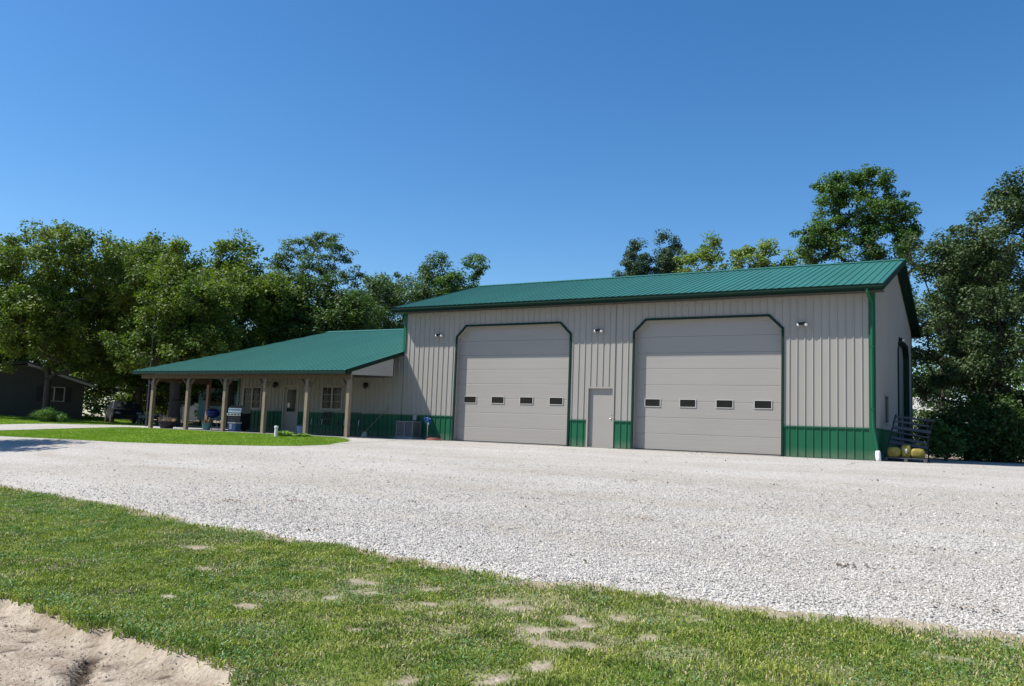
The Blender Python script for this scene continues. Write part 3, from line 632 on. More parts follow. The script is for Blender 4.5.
# ------------------------------------------------------------------ porch objects
def put(z=.046): return z
t = thing('kettle_grill', 'round navy blue kettle barbecue on thin legs under the porch', 'barbecue', (-8.85, -1.5, .046))
m_ = MB(); m_.lathe((-8.85, -1.5, .55), [(.05, -.0), (.18, .03), (.26, .10), (.285, .20)], 24); build('bowl', m_, NAVY, t, True)
m_ = MB(); m_.lathe((-8.85, -1.5, .752), [(.29, 0), (.27, .09), (.19, .17), (.08, .21), (.02, .215)], 24); ld = build('lid', m_, NAVY, t, True)
m_ = MB(); m_.tube([(-8.93, -1.5, .955), (-8.92, -1.5, 1.0), (-8.78, -1.5, 1.0), (-8.77, -1.5, .955)], .012, 6); build('lid_handle', m_, BLACK, ld)
for k in range(3):
    a = k*2.094+.4; m_ = MB(); m_.tube([(-8.85+.13*math.cos(a), -1.5+.13*math.sin(a), .58), (-8.85+.30*math.cos(a), -1.5+.30*math.sin(a), .046)], .012, 6); build('leg', m_, STEEL, t)
m_ = MB(); m_.lathe((-8.85, -1.5, .28), [(.15, 0), (.16, .01), (.15, .02)], 16); build('ash_tray', m_, STEEL, t)
t = thing('gas_grill', 'black gas barbecue with silver lid standing by the porch window', 'barbecue', (-7.4, -1.35, .046))
m_ = MB(); m_.box(-7.80, -7.04, -1.62, -1.10, .12, .66, bev=.01); build('cabinet', m_, BLACK, t)
m_ = MB(); m_.box(-7.82, -7.02, -1.63, -1.09, .66, .80, bev=.02); build('firebox', m_, BLACKP, t)
m_ = MB(); m_.slab([(-7.80, -1.62, .81), (-7.80, -1.60, 1.0), (-7.80, -1.45, 1.11), (-7.80, -1.2, 1.11), (-7.80, -1.10, .98), (-7.80, -1.10, .81)], (.76, 0, 0)); ld = build('lid', m_, STEEL, t)
m_ = MB(); m_.tube([(-7.72, -1.62, .93), (-7.72, -1.68, .93), (-7.12, -1.68, .93), (-7.12, -1.62, .93)], .014, 6); build('lid_handle', m_, STEEL, ld)
m_ = MB(); m_.box(-7.82, -7.02, -1.655, -1.635, .68, .78)
build('control_panel', m_, STEEL, t)
for k in range(4): m_ = MB(); m_.tube([(-7.7+k*.19, -1.655, .73), (-7.7+k*.19, -1.69, .73)], .025, 10); build('knob', m_, BLACK, t)
for xa in (-8.15, -7.0): m_ = MB(); m_.box(xa, xa+.32, -1.60, -1.14, .78, .80); build('side_shelf', m_, CHAR, t)
for k in (-7.75, -7.1): m_ = MB(); m_.tube([(k-.03, -1.35, .12), (k+.03, -1.35, .12)], .075, 14); build('wheel', m_, BLACK, t)
t = thing('storage_bin', 'white and blue plastic storage bin on the porch floor behind the grill', 'bin', (-6.95, -1.95, .046))
m_ = MB(); m_.box(-7.18, -6.78, -2.10, -1.82, .05, .36, bev=.02); build('tub', m_, PBLUE, t); m_ = MB(); m_.box(-7.21, -6.75, -2.13, -1.79, .36, .42, bev=.012); build('lid', m_, WHITE, t)
m_ = MB(); m_.box(-7.12, -6.98, -2.112, -2.102, .12, .34); build('label_panel', m_, WHITE, t)
def pot(x, y, r, h, m, label, plants=True):
    t = thing('planter', label, 'planter', (x, y, .046), 'planters along the porch')
    m_ = MB(); m_.lathe((x, y, .046), [(r*.7, 0), (r*.9, h*.5), (r, h*.93), (r*1.08, h*.94), (r*1.08, h), (r*.92, h), (r*.9, h*.9)], 20); build('pot', m_, m, t)
    if plants:
        V = []; F = []; n = 90
        for i in range(n):
            a = random.random()*6.28; rr = random.random()**.5*r*.9; bx, by = x+rr*math.cos(a), y+rr*math.sin(a); l = random.uniform(.08, .22); o = Vector((math.cos(a), math.sin(a), 0))*random.uniform(.02, .16)
            s_ = .018; k = len(V); V += [(bx-s_, by, .046+h*.9), (bx+s_, by, .046+h*.9), (bx+o.x+s_*.8, by+o.y, .046+h*.9+l), (bx+o.x-s_*.8, by+o.y+.01, .046+h*.9+l)]; F.append((k, k+1, k+2, k+3))
        npmesh('plants', V, F, DRY, t)
        m_ = MB(); m_.tube([(x, y, h), (x+.02, y, h+.35), (x-.03, y, h+.5)], .008, 5); build('stem', m_, DRY, t)
    return t
pot(-10.15, -2.75, .34, .30, TERRA, 'wide dark planter with dried brown flowers between the left two porch posts')
pot(-7.95, -2.55, .19, .30, TEALP, 'small teal glazed planter beside the second porch post from left', True)
t = thing('bucket', 'pale blue plastic bucket standing on the porch beside a post', 'bucket', (-3.08, -2.2, .046))
m_ = MB(); m_.lathe((-3.08, -2.2, .046), [(.13, 0), (.165, .30), (.175, .30), (.175, .33), (.155, .33), (.15, .28)], 20); build('pail', m_, PBLUE, t)
m_ = MB(); m_.tube([(-3.08+.17*math.cos(q*math.pi/8), -2.2-.02, .33+.10*math.sin(q*math.pi/8)) for q in range(9)], .004, 5); build('bail', m_, STEEL, t)
t = thing('vent_pipe', 'short white capped pipe standing in the lawn in front of the porch', 'pipe', (-1.77, -4.76, gz1(-1.77, -4.76)))
z0 = gz1(-1.77, -4.76); m_ = MB(); m_.tube([(-1.77, -4.76, z0-.05), (-1.77, -4.76, z0+.34)], .055, 14); build('pipe', m_, WHITE, t); m_ = MB(); m_.lathe((-1.77, -4.76, z0+.34), [(.068, -.02), (.068, .05), (.05, .065)], 14); build('cap', m_, WHITE, t)
def chair(x, y, rz, label):
    t = thing('patio_chair', label, 'chair', (x, y, .046), 'dark metal patio chairs under the porch', local=True); t.rotation_euler = (0, 0, rz)
    m_ = MB()
    for k in range(7): m_.box(-.25, .25, -.24+k*.07, -.24+k*.07+.05, .40, .415)
    build('seat', m_, CHAR, t); m_ = MB()
    for k in range(6): m_.beam((-.22+k*.088, .24, .42), (-.22+k*.088, .42, .92), .05, .012, upv=(1, 0, 0))
    m_.beam((-.26, .42, .92), (.26, .42, .92), .03, .03); build('backrest', m_, CHAR, t)
    for s_ in (-1, 1):
        for yy in (-.24, .26): m_ = MB(); m_.tube([(s_*.26, yy, 0), (s_*.26, yy*.9, .40)], .014, 6); build('leg', m_, CHAR, t)
        m_ = MB(); m_.tube([(s_*.28, -.24, .40), (s_*.28, -.22, .62), (s_*.28, .30, .64)], .016, 6); build('armrest', m_, GALV, t)
    return t
chair(-3.25, -.95, 0, 'dark slatted patio chair under the right-hand porch window')
chair(-1.55, -1.0, .5, 'dark slatted patio chair against the wall right of the window')
t = thing('patio_table', 'small dark round table between the two patio chairs', 'table', (-2.35, -.9, .046))
m_ = MB(); m_.lathe((-2.35, -.9, .50), [(.30, 0), (.31, .01), (.30, .025)], 20); build('tabletop', m_, CHAR, t); m_ = MB(); m_.tube([(-2.35, -.9, .06), (-2.35, -.9, .5)], .02, 8); m_.lathe((-2.35, -.9, .046), [(.18, 0), (.18, .015), (.03, .03)], 16); build('pedestal', m_, CHAR, t)
t = thing('broom', 'pale broom leaning on the wall at the right end of the porch', 'broom', (-1.15, -.75, .046))
m_ = MB(); m_.tube([(-1.15, -.75, .22), (-.55, -.08, 1.22)], .014, 6); build('handle', m_, WOOD, t); m_ = MB(); m_.slab([(-1.30, -.80, .05), (-1.0, -.80, .05), (-1.08, -.77, .24), (-1.20, -.77, .24)], (0, .06, 0)); build('bristles', m_, TANS, t)

# leaning rack with sacks, right gable side
t = thing('slatted_ramp', 'dark slatted metal ramp leaning at an angle beside the shaded gable end', 'ramp', (17.75, .9, 0))
m_ = MB(); A = Vector((17.22, .75, .10)); B = Vector((18.20, 1.05, .0)); UPV = Vector((.24, .55, 1.26))
for k in range(9):
    q = k/8; m_.beam(A+UPV*q+Vector((.02*math.sin(k*5), 0, .02*math.sin(k*3))), B+UPV*(q*.97)+Vector((.05*math.cos(k*4), 0, .025*math.cos(k*7))), .05, .06+.03*math.sin(k*2.3), upv=UPV)
build('slat', m_, CHAR, t); m_ = MB()
for q in (0, .32, .68, 1): P_ = A.lerp(B, q)+Vector((0, .04, 0)); m_.beam(P_-UPV*.04, P_+UPV*1.04, .035, .04, upv=(1, 0, 0))
build('rail', m_, BLACK, t)
for q in (.15, .85): P_ = A.lerp(B, q)+UPV*.95; m_ = MB(); m_.tube([P_, (P_.x, P_.y+.75, .02)], .02, 6); build('strut', m_, BLACK, t)
def sack(c, sx, sy, sz, rz, label):
    m_ = MB(); n = 14; prof_ = [(.25, -1), (.75, -.9), (.98, -.45), (1, 0), (.96, .45), (.72, .88), (.22, 1)]
    V = []
    for r, z in prof_:
        for k in range(n):
            a = 2*math.pi*k/n; ca, sa = math.cos(a), math.sin(a); rr = r*(abs(ca)**4+abs(sa)**4)**(-.25); wob = 1+.06*math.sin(3*a+z*4+rz*9)
            u, v = rr*ca*sx*wob, rr*sa*sy*wob; V.append((c[0]+u*math.cos(rz)-v*math.sin(rz), c[1]+u*math.sin(rz)+v*math.cos(rz), c[2]+z*sz))
    F = [(i*n+k, i*n+(k+1) % n, (i+1)*n+(k+1) % n, (i+1)*n+k) for i in range(len(prof_)-1) for k in range(n)]+[tuple(range(n-1, -1, -1)), tuple(range(6*n, 7*n))]
    m_.add(V, F); (m_.box(c[0]-.04, c[0]+.03, c[1]-sy*1.0-.006, c[1]-sy*.9, c[2]-sz*.3, c[2]+sz*.35, 1) if 'middle' in label else None)
    tag(build('sack', m_, [YELLOW, WHITE], None, True), label, 'sack', 'yellow sacks at the ramp foot')
sack((17.50, .42, .295), .19, .08, .15, .1, 'yellow sack leaning at the left foot of the slatted ramp')
sack((17.82, .48, .335), .13, .08, .19, .2, 'yellow sack in the middle of the slatted ramp foot')
sack((18.12, .52, .285), .19, .08, .14, .3, 'yellow sack at the right foot of the slatted ramp')

t = thing('pallet', 'low dark wooden pallet on the gravel carrying the yellow sacks', 'pallet', (17.8, .5, 0))
m_ = MB()
for k in range(6): m_.box(17.25, 18.38, .28+k*.08, .34+k*.08, .12, .145)
build('deck', m_, CHAR, t)
for xx in (17.27, 17.78, 18.28): m_ = MB(); m_.box(xx, xx+.09, .28, .74, .02, .12); build('runner', m_, CHAR, t)

# ------------------------------------------------------------------ vegetation
def leaves(centres, radii, n_each, size, flat=.75, seed=0, up=.5):
    r = np.random.default_rng(seed); C_ = np.repeat(np.asarray(centres), n_each, 0); R_ = np.repeat(np.asarray(radii), n_each)
    N = len(C_); d = r.normal(size=(N, 3)); d /= np.linalg.norm(d, axis=1)[:, None]; rad = r.random(N)**.45
    P = C_+d*(R_*rad)[:, None]*np.array([1, 1, flat])
    nrm = r.normal(size=(N, 3)); nrm[:, 2] = np.abs(nrm[:, 2])+up; nrm += d*.5; nrm /= np.linalg.norm(nrm, axis=1)[:, None]
    a = np.cross(nrm, r.normal(size=(N, 3))); a /= np.linalg.norm(a, axis=1)[:, None]; b = np.cross(nrm, a)
    s = size*r.uniform(.6, 1.35, N)[:, None]
    V = np.stack([P-a*s*.5, P+b*s*.30+nrm*s*.06, P+a*s*.5, P-b*s*.30+nrm*s*.06], 1).reshape(-1, 3)
    return V, np.arange(N*4).reshape(-1, 4)
def skeleton(bx, by, z0, trunk_h, lean, tips, trunk_r, seed):
    r = random.Random(seed); nodes = []; par = []
    n = 5
    for i in range(n+1):
        q = i/n; nodes.append(Vector((bx+lean[0]*q+r.uniform(-.06, .06)*(q > 0), by+lean[1]*q, z0-.15*(i == 0)+trunk_h*q))); par.append(i-1)
    top = nodes[-1]
    order = sorted(tips, key=lambda p: (Vector(p)-top).length)
    ends = []
    for p in order:
        p = Vector(p); best = None; bd = 1e9
        for i in range(2, len(nodes)):
            q = nodes[i]; dd_ = (p-q).length+(1.6*max(0, q.z-p.z+.2))
            if dd_ < bd: bd = dd_; best = i
        q = nodes[best]; L_ = (p-q).length; ns = 3 if L_ > 1.6 else 2; cur = best
        for k in range(1, ns+1):
            f_ = k/ns; pt = q.lerp(p, f_)+Vector((r.uniform(-1, 1), r.uniform(-1, 1), r.uniform(-.2, 1.1)))*(.09*L_*(1 if k < ns else 0))
            nodes.append(pt); par.append(cur); cur = len(nodes)-1
        ends.append(cur)
    wgt = [0.0]*len(nodes)
    for e in ends: wgt[e] += 1
    for i in range(len(nodes)-1, 0, -1):
        if wgt[i] == 0: wgt[i] = .5
        wgt[par[i]] += wgt[i]
    tot = wgt[1]; R = [max(.014, trunk_r*(w_/tot)**.5) for w_ in wgt]
    for i in range(n+1): R[i] = trunk_r*(1.35-.35*min(1, i/1.5)) if i < 2 else trunk_r*(1-.04*i)
    m_ = MB()
    for i in range(1, len(nodes)):
        j = par[i]; ra, rb = (R[j] if j <= n and i <= n else min(R[j], R[i]*1.35)), R[i]
        m_.tube([nodes[j], nodes[i]], [ra, rb], 7 if rb > .06 else 4, cap=False)
    return m_
def lobetips(lobes, n, seed, shell=.55):
    r = np.random.default_rng(seed); vol = np.array([l[3]*l[4]*l[5] for l in lobes])**.8; cnt = np.maximum(3, (n*vol/vol.sum()).astype(int)); out = []
    for l, c in zip(lobes, cnt):
        d = r.normal(size=(c, 3)); d /= np.linalg.norm(d, axis=1)[:, None]; q = shell+(1-shell)*r.random(c)
        out.append(np.array(l[:3])+d*q[:, None]*np.array(l[3:6]))
    return np.concatenate(out)
def tree(label, x, y, h, lobes, lm, ntip=110, leaf=.2, nleaf=150, cr_=.75, trunk_h=2.5, trunk_r=.28, seed=1, name='deciduous_tree', cat='tree', group=None, lean=(0, 0), shell=.5, flat=.7, z0=None):
    z0 = float(base(x, y)) if z0 is None else z0
    t = thing(name, label, cat, (x, y, z0), group)
    L_ = [(x+l[0], y+l[1], z0+l[2], l[3], l[4], l[5]) for l in lobes]
    tips = lobetips(L_, ntip, seed, shell); tips[:, 2] = np.maximum(tips[:, 2], z0+(.35 if h > 4 else .18))
    m_ = skeleton(x, y, z0, trunk_h, lean, tips, trunk_r, seed); build('trunk', m_, BARK, t, True)
    rr = np.random.default_rng(seed+5).uniform(.6, 1.3, len(tips))*cr_
    V, F = leaves(tips, rr, nleaf, leaf, flat, seed); npmesh('crown', V, F, lm, t)
    return t
def rl(w_, h0, h1, n, seed, depth=None, base_l=True):
    """irregular lobes filling width w_, from h0 to h1"""
    r = random.Random(seed); out = []; dpt = depth or w_*.8
    hc = (h0+h1)/2; hh = (h1-h0)/2
    if base_l: out.append((0, 0, hc-hh*.1, w_*.36, dpt*.36, hh*.78))
    for k in range(n):
        a = 6.283*k/n+r.uniform(-.4, .4); q = r.uniform(.35, .62); zz = hc+hh*r.uniform(-.65, .62); s_ = r.uniform(.16, .24)
        out.append((math.cos(a)*w_*.5*q*1.15, math.sin(a)*dpt*.5*q*1.15, zz, w_*s_, dpt*s_, hh*r.uniform(.26, .36)))
    out.append((r.uniform(-.1, .1)*w_, 0, h1-hh*.24, w_*.17, dpt*.17, hh*.24))
    return out
GL = 'trees along the left side of the yard'; GB = 'trees standing behind the barn'
TREES = [
 # label, x, y, w, h0, h, mat, ntip, leaf, nleaf, cr, th, tr, seed, group
 ('big walnut tree with forked trunk in front of the dark house', -26.6, 1.9, 11.8, 1.6, 11.4, LF_W, 330, .19, 210, .82, 2.4, .21, 11, GL),
 ('leafy tree between the dark house and the porch, behind the parked car', -33.0, 12.5, 11.0, 1.2, 13.2, LF_W, 300, .22, 200, .9, 3.0, .26, 12, GL),
 ('broad tree with the thick trunk seen through the left of the porch', -18.65, 4.2, 9.0, 1.9, 10.3, LF_W, 300, .18, 200, .78, 2.4, .34, 13, GL),
 ('dark tree just behind the thick-trunked one, trunk seen between porch posts', -20.4, 9.6, 9.8, 1.6, 12.0, LF_W, 320, .20, 200, .85, 2.6, .26, 14, GL),
 ('tree with a low rounded crown directly above the left porch roof', -16.5, 12.5, 8.4, 1.6, 10.0, LF_D, 260, .20, 190, .85, 2.4, .24, 15, GL),
 ('tree half hidden behind the walnut, filling the skyline left of the mast', -26.5, 8.5, 9.4, 1.4, 12.2, LF_W, 280, .20, 190, .85, 2.6, .24, 20, GL),
 ('dark background tree between the house gable and the parked car', -31.5, 17.0, 10.5, .8, 9.5, LF_D, 230, .22, 170, .95, 2.2, .22, 22, GL),
 ('dark background tree behind the camper trailer', -31.0, 24.5, 11.0, 2.2, 11.5, LF_D, 220, .23, 160, .95, 2.8, .22, 23, GL),
 ('dark background tree at the far left beyond the house roof', -45.5, 9.0, 11.0, 1.5, 12.0, LF_D, 200, .23, 160, .95, 2.8, .22, 24, GL),
 ('dark background tree behind the left gap between porch roof and locust', -20.5, 17.5, 9.0, 1.8, 9.0, LF_D, 200, .22, 170, .9, 2.2, .22, 25, GL),
]
for (lb, x, y, w_, h0, h, m_, nt_, lf, nl, c_, th, tr_, sd_, gp) in TREES:
    tree(lb, x, y, h, rl(w_, h0, h, 11, sd_), m_, int(nt_*1.7), lf*.92, int(nl*.68), c_*.78, th, tr_, sd_, group=gp)
tree('dark tree at the far left edge overhanging the house roof', -37.5, .5, 12, rl(10.5, 2.5, 12.2, 9, 21), LF_W, 130, .22, 170, .9, 3, .3, 21, group=GL)
LOC = [(0, 0, 8.0, 3.4, 3.0, 2.2), (-2.7, 0, 12.6, 1.9, 1.5, 1.0), (-1.0, 0, 13.9, 1.5, 1.3, .9), (.9, .3, 14.1, 1.5, 1.3, .9), (2.5, 0, 13.0, 1.6, 1.4, 1.0), (3.7, 0, 11.2, 1.4, 1.3, .9), (-3.4, 0, 10.7, 1.6, 1.4, 1.0), (.6, 0, 12.0, 2.0, 1.6, 1.0), (-1.4, 0, 11.0, 1.8, 1.6, 1.0), (2.2, 0, 9.8, 1.9, 1.6, 1.1)]
tree('open spreading locust tree with sky showing through its airy crown', -24.2, 19.5, 14, LOC, LF_B, 420, .15, 70, .52, 4.5, .26, 16, group=GL, shell=.25, flat=.5)
tree('low bluish tree farther back right of the airy locust', -25.4, 29.0, 11, rl(8.4, 3, 13.6, 9, 17), LF_B, 200, .21, 130, .8, 3.5, .22, 17, group=GL)
tree('small round tree filling the skyline between wing roof and barn roof', -26.0, 33.0, 12, rl(7.5, 3, 14.2, 9, 27), LF_B, 320, .20, 90, .65, 3.5, .22, 27, group=GB)
tree('pale tree rising behind the left end of the barn roof', -23.6, 35.4, 15, rl(6.4, 4, 16.4, 9, 18), LF_B, 330, .20, 90, .62, 4, .24, 18, group=GB)
tree('brighter green tree touching the left rake of the barn roof', -20.6, 35.8, 14, rl(7.0, 4, 16.4, 10, 19), LF_M, 380, .20, 95, .62, 4, .22, 19, group=GB)
for dx, hh_, sd_, lb in ((0, 18.2, 31, 'left one of two dark pines peeking over the barn roof'), (2.9, 19.0, 32, 'right one of two dark pines peeking over the barn roof')):
    x, y = (-8.15+dx*.87, 44.0+dx*.5)
    lobes = [(0, 0, hh_*.94, .9, .9, hh_*.06), (.3, 0, hh_*.86, 1.5, 1.4, hh_*.07), (-.4, .2, hh_*.79, 1.7, 1.5, hh_*.08), (.2, .2, hh_*.68, 2.0, 1.9, hh_*.10), (0, 0, hh_*.5, 2.5, 2.5, hh_*.14)]
    tree(lb, x, y, hh_, lobes, LF_P, 240, .17, 200, .66, hh_*.6, .25, sd_, name='pine_tree', group=GB)
tree('yellowish green tree peeking over the middle of the barn roof', .9, 38.6, 15.3, rl(7.4, 6, 16.6, 10, 33), LF_Y, 400, .20, 100, .62, 5, .25, 33, group=GB)
tree('small yellowish tree just right of the other yellow one over the roof', 4.2, 40.2, 14.8, rl(5.2, 6, 16.6, 7, 34), LF_Y, 180, .22, 140, .7, 5, .2, 34, group=GB)
T8 = [(0, 0, 13.9, 2.2, 2.0, 2.0), (-1.6, .3, 13.1, 1.5, 1.5, 1.6), (1.7, 0, 13.2, 1.6, 1.5, 1.7), (-.3, 0, 15.3, 1.6, 1.4, 1.1), (-2.2, 0, 11.4, 1.4, 1.4, 1.3), (2.5, 0, 11.3, 1.2, 1.4, 1.6), (.2, 0, 11.0, 2.2, 2.0, 1.7), (-3.0, .3, 9.8, 1.2, 1.2, .6), (1.2, 0, 15.6, 1.1, 1.1, .8), (1.8, 0, 8.8, 1.8, 2, 1.3), (-.4, 0, 8.3, 2.4, 2.2, 1.6)]
T8 = [(a*1.05+.1, b, c*1.06, d*1.08, e, f*1.05) for a, b, c, d, e, f in T8]+[(-1.3, 0, 15.9, 1.3, 1.2, 1.0), (2.6, 0, 13.3, 1.3, 1.2, 1.3), (-2.4, 0, 13.2, 1.1, 1.1, 1.0)]
tree('tall rounded tree standing above the right end of the barn ridge', 12.7, 27.2, 16.8, T8, LF_M, 430, .16, 120, .50, 6.5, .3, 35, group=GB, shell=.35)
# right hand group
GR = 'trees at the right side of the barn'
TR = [(-2.5, .3, 8.4, 1.2, 1.3, 1.3), (-2.6, 0, 3.6, 1.4, 1.5, 1.5), (-2.5, 0, 6.6, 1.3, 1.3, 1.4), (.2, 0, 7.2, 2.3, 2.2, 3.4), (.3, 0, 10.0, 1.3, 1.3, 1.4), (1.5, .3, 10.6, 1.7, 1.5, 1.7), (3.0, .3, 10.4, 1.6, 1.5, 1.8), (-.9, 0, 8.6, 1.2, 1.3, 1.3), (-1.9, .2, 7.5, 1.3, 1.3, 1.6), (-1.7, .3, 8.9, 1.0, 1.2, 1.0), (-2.2, .2, 5.6, 1.2, 1.3, 1.3), (2.4, 0, 7.5, 1.8, 1.8, 2.6), (-1.2, -.5, 4.0, 1.7, 1.6, 1.4), (1.6, -.6, 4.0, 2.0, 1.7, 1.8), (-.2, 0, 2.2, 2.2, 1.6, 1.8), (2.8, 0, 2.4, 1.8, 1.7, 2.0), (4.2, 0, 8.5, 1.8, 1.8, 2.6), (4.2, 0, 4.5, 2.0, 1.8, 2.6)]
tree('dense dark tree filling the right edge beside the barn', 20.3, 12.7, 12, TR, LF_R, 640, .13, 170, .52, 3.0, .28, 41, group=GR, shell=.4)
TR2 = [(0, 0, 6.6, 1.7, 1.8, 2.4), (-.5, 0, 8.7, .9, 1.0, 1.1), (.6, 0, 8.6, 1.3, 1.4, 1.3), (0, 0, 4.4, 1.6, 1.6, 1.6)]
tree('narrower dark tree between the barn gable and the dense right tree', 19.3, 18.4, 11, TR2, LF_R, 330, .14, 150, .52, 3.4, .2, 42, group=GR, shell=.4)
for i, (x, y, r_, h_, lm, lb) in enumerate(((21.4, 9.6, 2.4, 3.4, LF_D, 'dark rounded shrub at the gravel edge under the right tree'), (19.0, 10.2, 1.5, 2.6, LF_D, 'dark low shrub right of the leaning ramp, in tree shade'),
        (16.3, 30.5, 2.6, 5.4, LF_M, 'bright sunlit shrub seen in the gap right of the gable'), (24.6, 11.0, 2.6, 3.8, LF_D, 'dark shrub at the right end of the hedge below the dense tree'),
        (18.6, 5.2, .55, 1.5, LF_M, 'bright green weedy shrub just right of the slatted ramp'), (17.6, 16.6, 1.3, 2.4, LF_D, 'shaded shrub beyond the far corner of the gable end'), (26.8, 8.2, 2.6, 3.4, LF_D, 'dark shrub at the frame edge right of the dense tree trunk'), (22.8, 13.8, 2.8, 3.0, LF_D, 'dark shrub directly behind the trunk of the dense tree'), (20.1, 8.6, 1.3, 1.5, LF_D, 'knee-high dark undergrowth right of the weedy shrub at the gravel edge'), (23.4, 8.6, 1.8, 1.6, LF_D, 'low dark undergrowth along the gravel edge at the right frame side'))):
    lobes = [(0, 0, h_*.5, r_, r_, h_*.5), (-r_*.5, 0, h_*.35, r_*.6, r_*.6, h_*.3), (r_*.5, .1, h_*.4, r_*.6, r_*.6, h_*.33)]
    tree(lb, x, y, h_, lobes, lm, 60 if r_ > 1 else 30, .13 if i != 4 else .10, 130 if r_ > 1 else 60, .5 if r_ > 1 else .24, h_*.2, .06, 50+i, name='shrub', cat='shrub', group='shrubs right of the barn', shell=.4)
# low growth behind the left yard
for i, (x, y, r_, h_, lm, lb) in enumerate(((-38.5, 17.5, 2.6, 5.0, LF_W, 'sunlit shrub mass just right of the dark house gable'), (-27.5, 24, 2.4, 3.0, LF_D, 'dark shrub behind the thick tree trunks'),
        (-41, 26, 3.5, 5.5, LF_D, 'large dark shrub in the background left of the camper'), (-33, 33, 3.2, 4.6, LF_M, 'shrub growing behind the blue camper trailer'), (-14.5, 19, 3.0, 5.2, LF_D, 'dark shrub hidden behind the left porch roof end'), (-34, 22, 2.0, 5.6, LF_W, 'tall sunlit sapling clump between the parked car and tree trunks'))):
    lobes = [(0, 0, h_*.5, r_, r_, h_*.5), (-r_*.6, 0, h_*.4, r_*.6, r_*.6, h_*.35), (r_*.6, .1, h_*.45, r_*.6, r_*.6, h_*.35)]
    tree(lb, x, y, h_, lobes, lm, 70, .2, 120, .6, h_*.25, .08, 70+i, name='shrub', cat='shrub', group='shrubs in the far left background', shell=.4)
tree('tree outside the view at left whose shade falls on the gravel', -9.6, -15.6, 8.0, rl(6.0, 2.6, 8.6, 7, 61), LF_D, 130, .22, 120, .85, 3, .25, 61, group=GL)
# bare dead branches
def dead(x, y, z0, h, spread, seed, label):
    r = random.Random(seed); m_ = MB(); t = thing('dead_tree', label, 'dead tree', (x, y, z0))
    m_.tube([(x, y, z0), (x-.1, y, z0+h*.55), (x-.3, y, z0+h*.8)], [.09, .06, .035], 6)
    for k in range(16):
        q = r.uniform(.45, .8); a = r.uniform(0, 6.28); l = r.uniform(.5, 1)*spread; b0 = Vector((x-.3*q, y, z0+h*q)); b1 = b0+Vector((math.cos(a)*l, math.sin(a)*l, l*r.uniform(.3, .9)))
        m_.tube([b0, b0.lerp(b1, .5)+Vector((0, 0, .1)), b1], [.03, .02, .008], 4)
        for j in range(4):
            c0 = b0.lerp(b1, r.uniform(.4, 1)); m_.tube([c0, c0+Vector((r.uniform(-.5, .5), r.uniform(-.5, .5), r.uniform(.1, .7)))*l*.5], [.012, .005], 4)
    build('branch', m_, BARK, t)
dead(18.0, 16.0, 0, 8.6, 1.7, 3, 'leafless thin tree in the sky gap right of the gable')
dead(8.6, 26.5, 0, 13.2, 2.4, 5, 'leafless branches sticking up over the barn ridge left of the tall tree')

# ornamental grass clump
def clump(x, y, r_, h_, n, m, name, label, cat, group=None, wd_=.02, seed=1):
    g = np.random.default_rng(seed); a = g.random(n)*6.283; q = g.random(n)**.5; z0 = float(base(x, y))
    bx = x+np.cos(a)*q*r_*.35; by = y+np.sin(a)*q*r_*.35; hh = h_*g.uniform(.6, 1.0, n)*(1-.35*q); ox = np.cos(a)*r_*q*g.uniform(.5, 1, n); oy = np.sin(a)*r_*q*g.uniform(.5, 1, n)
    tx, ty = -np.sin(a)*wd_, np.cos(a)*wd_; V = np.zeros((n, 5, 3))
    V[:, 0] = np.stack([bx-tx, by-ty, np.full(n, z0)], 1); V[:, 1] = np.stack([bx+tx, by+ty, np.full(n, z0)], 1)
    V[:, 2] = np.stack([bx+ox*.45+tx, by+oy*.45+ty, z0+hh*.85], 1); V[:, 3] = np.stack([bx+ox*.45-tx, by+oy*.45-ty, z0+hh*.85], 1); V[:, 4] = np.stack([bx+ox, by+oy, z0+hh*g.uniform(.5, 1, n)], 1)
    F = np.concatenate([np.arange(n)[:, None]*5+np.array([0, 1, 2]), np.arange(n)[:, None]*5+np.array([0, 2, 3]), np.arange(n)[:, None]*5+np.array([3, 2, 4])])
    return tag(npmesh(name, V.reshape(-1, 3), F, m), label, cat, group)
clump(-21.9, -.75, .85, 1.0, 1800, ORN, 'ornamental_grass', 'bright green rounded clump of ornamental grass in front of the dark house', 'ornamental grass', seed=4)
clump(-21.0, -.55, .42, .7, 500, ORN, 'ornamental_grass', 'smaller paler grass tuft attached to the right of the big grass clump', 'ornamental grass', seed=6)
clump(-2.05, -4.05, .5, .28, 260, ORN, 'weed_tuft', 'low leafy weeds at the porch edge behind the white pipe', 'weeds', seed=8)
clump(-1.35, -3.85, .4, .2, 160, ORN, 'weed_tuft', 'lower weeds at the porch edge right of the white pipe', 'weeds', seed=9)

# distant woods
def woods():
    g = np.random.default_rng(9); cs = []; rs = []
    for i in range(150):
        az = math.radians(-74+i*.72); rd = 92+9*math.sin(i*.9)+6*math.sin(i*.23); x, y = CAM.x+rd*math.sin(az), CAM.y+rd*math.cos(az)
        top = 9.5+1.8*math.sin(i*.37)+g.uniform(-1.2, 1.2)
        for k in range(22): cs.append((x+g.uniform(-1.6, 1.6), y+g.uniform(-4, 4), g.uniform(.5, top))); rs.append(g.uniform(.9, 1.6))
    V, F = leaves(cs, rs, 60, .40, .8, 3)
    stuff(npmesh('distant_woods', V, F, LF_D), 'dark distant woodland behind the buildings and yard trees', 'woods')
woods()

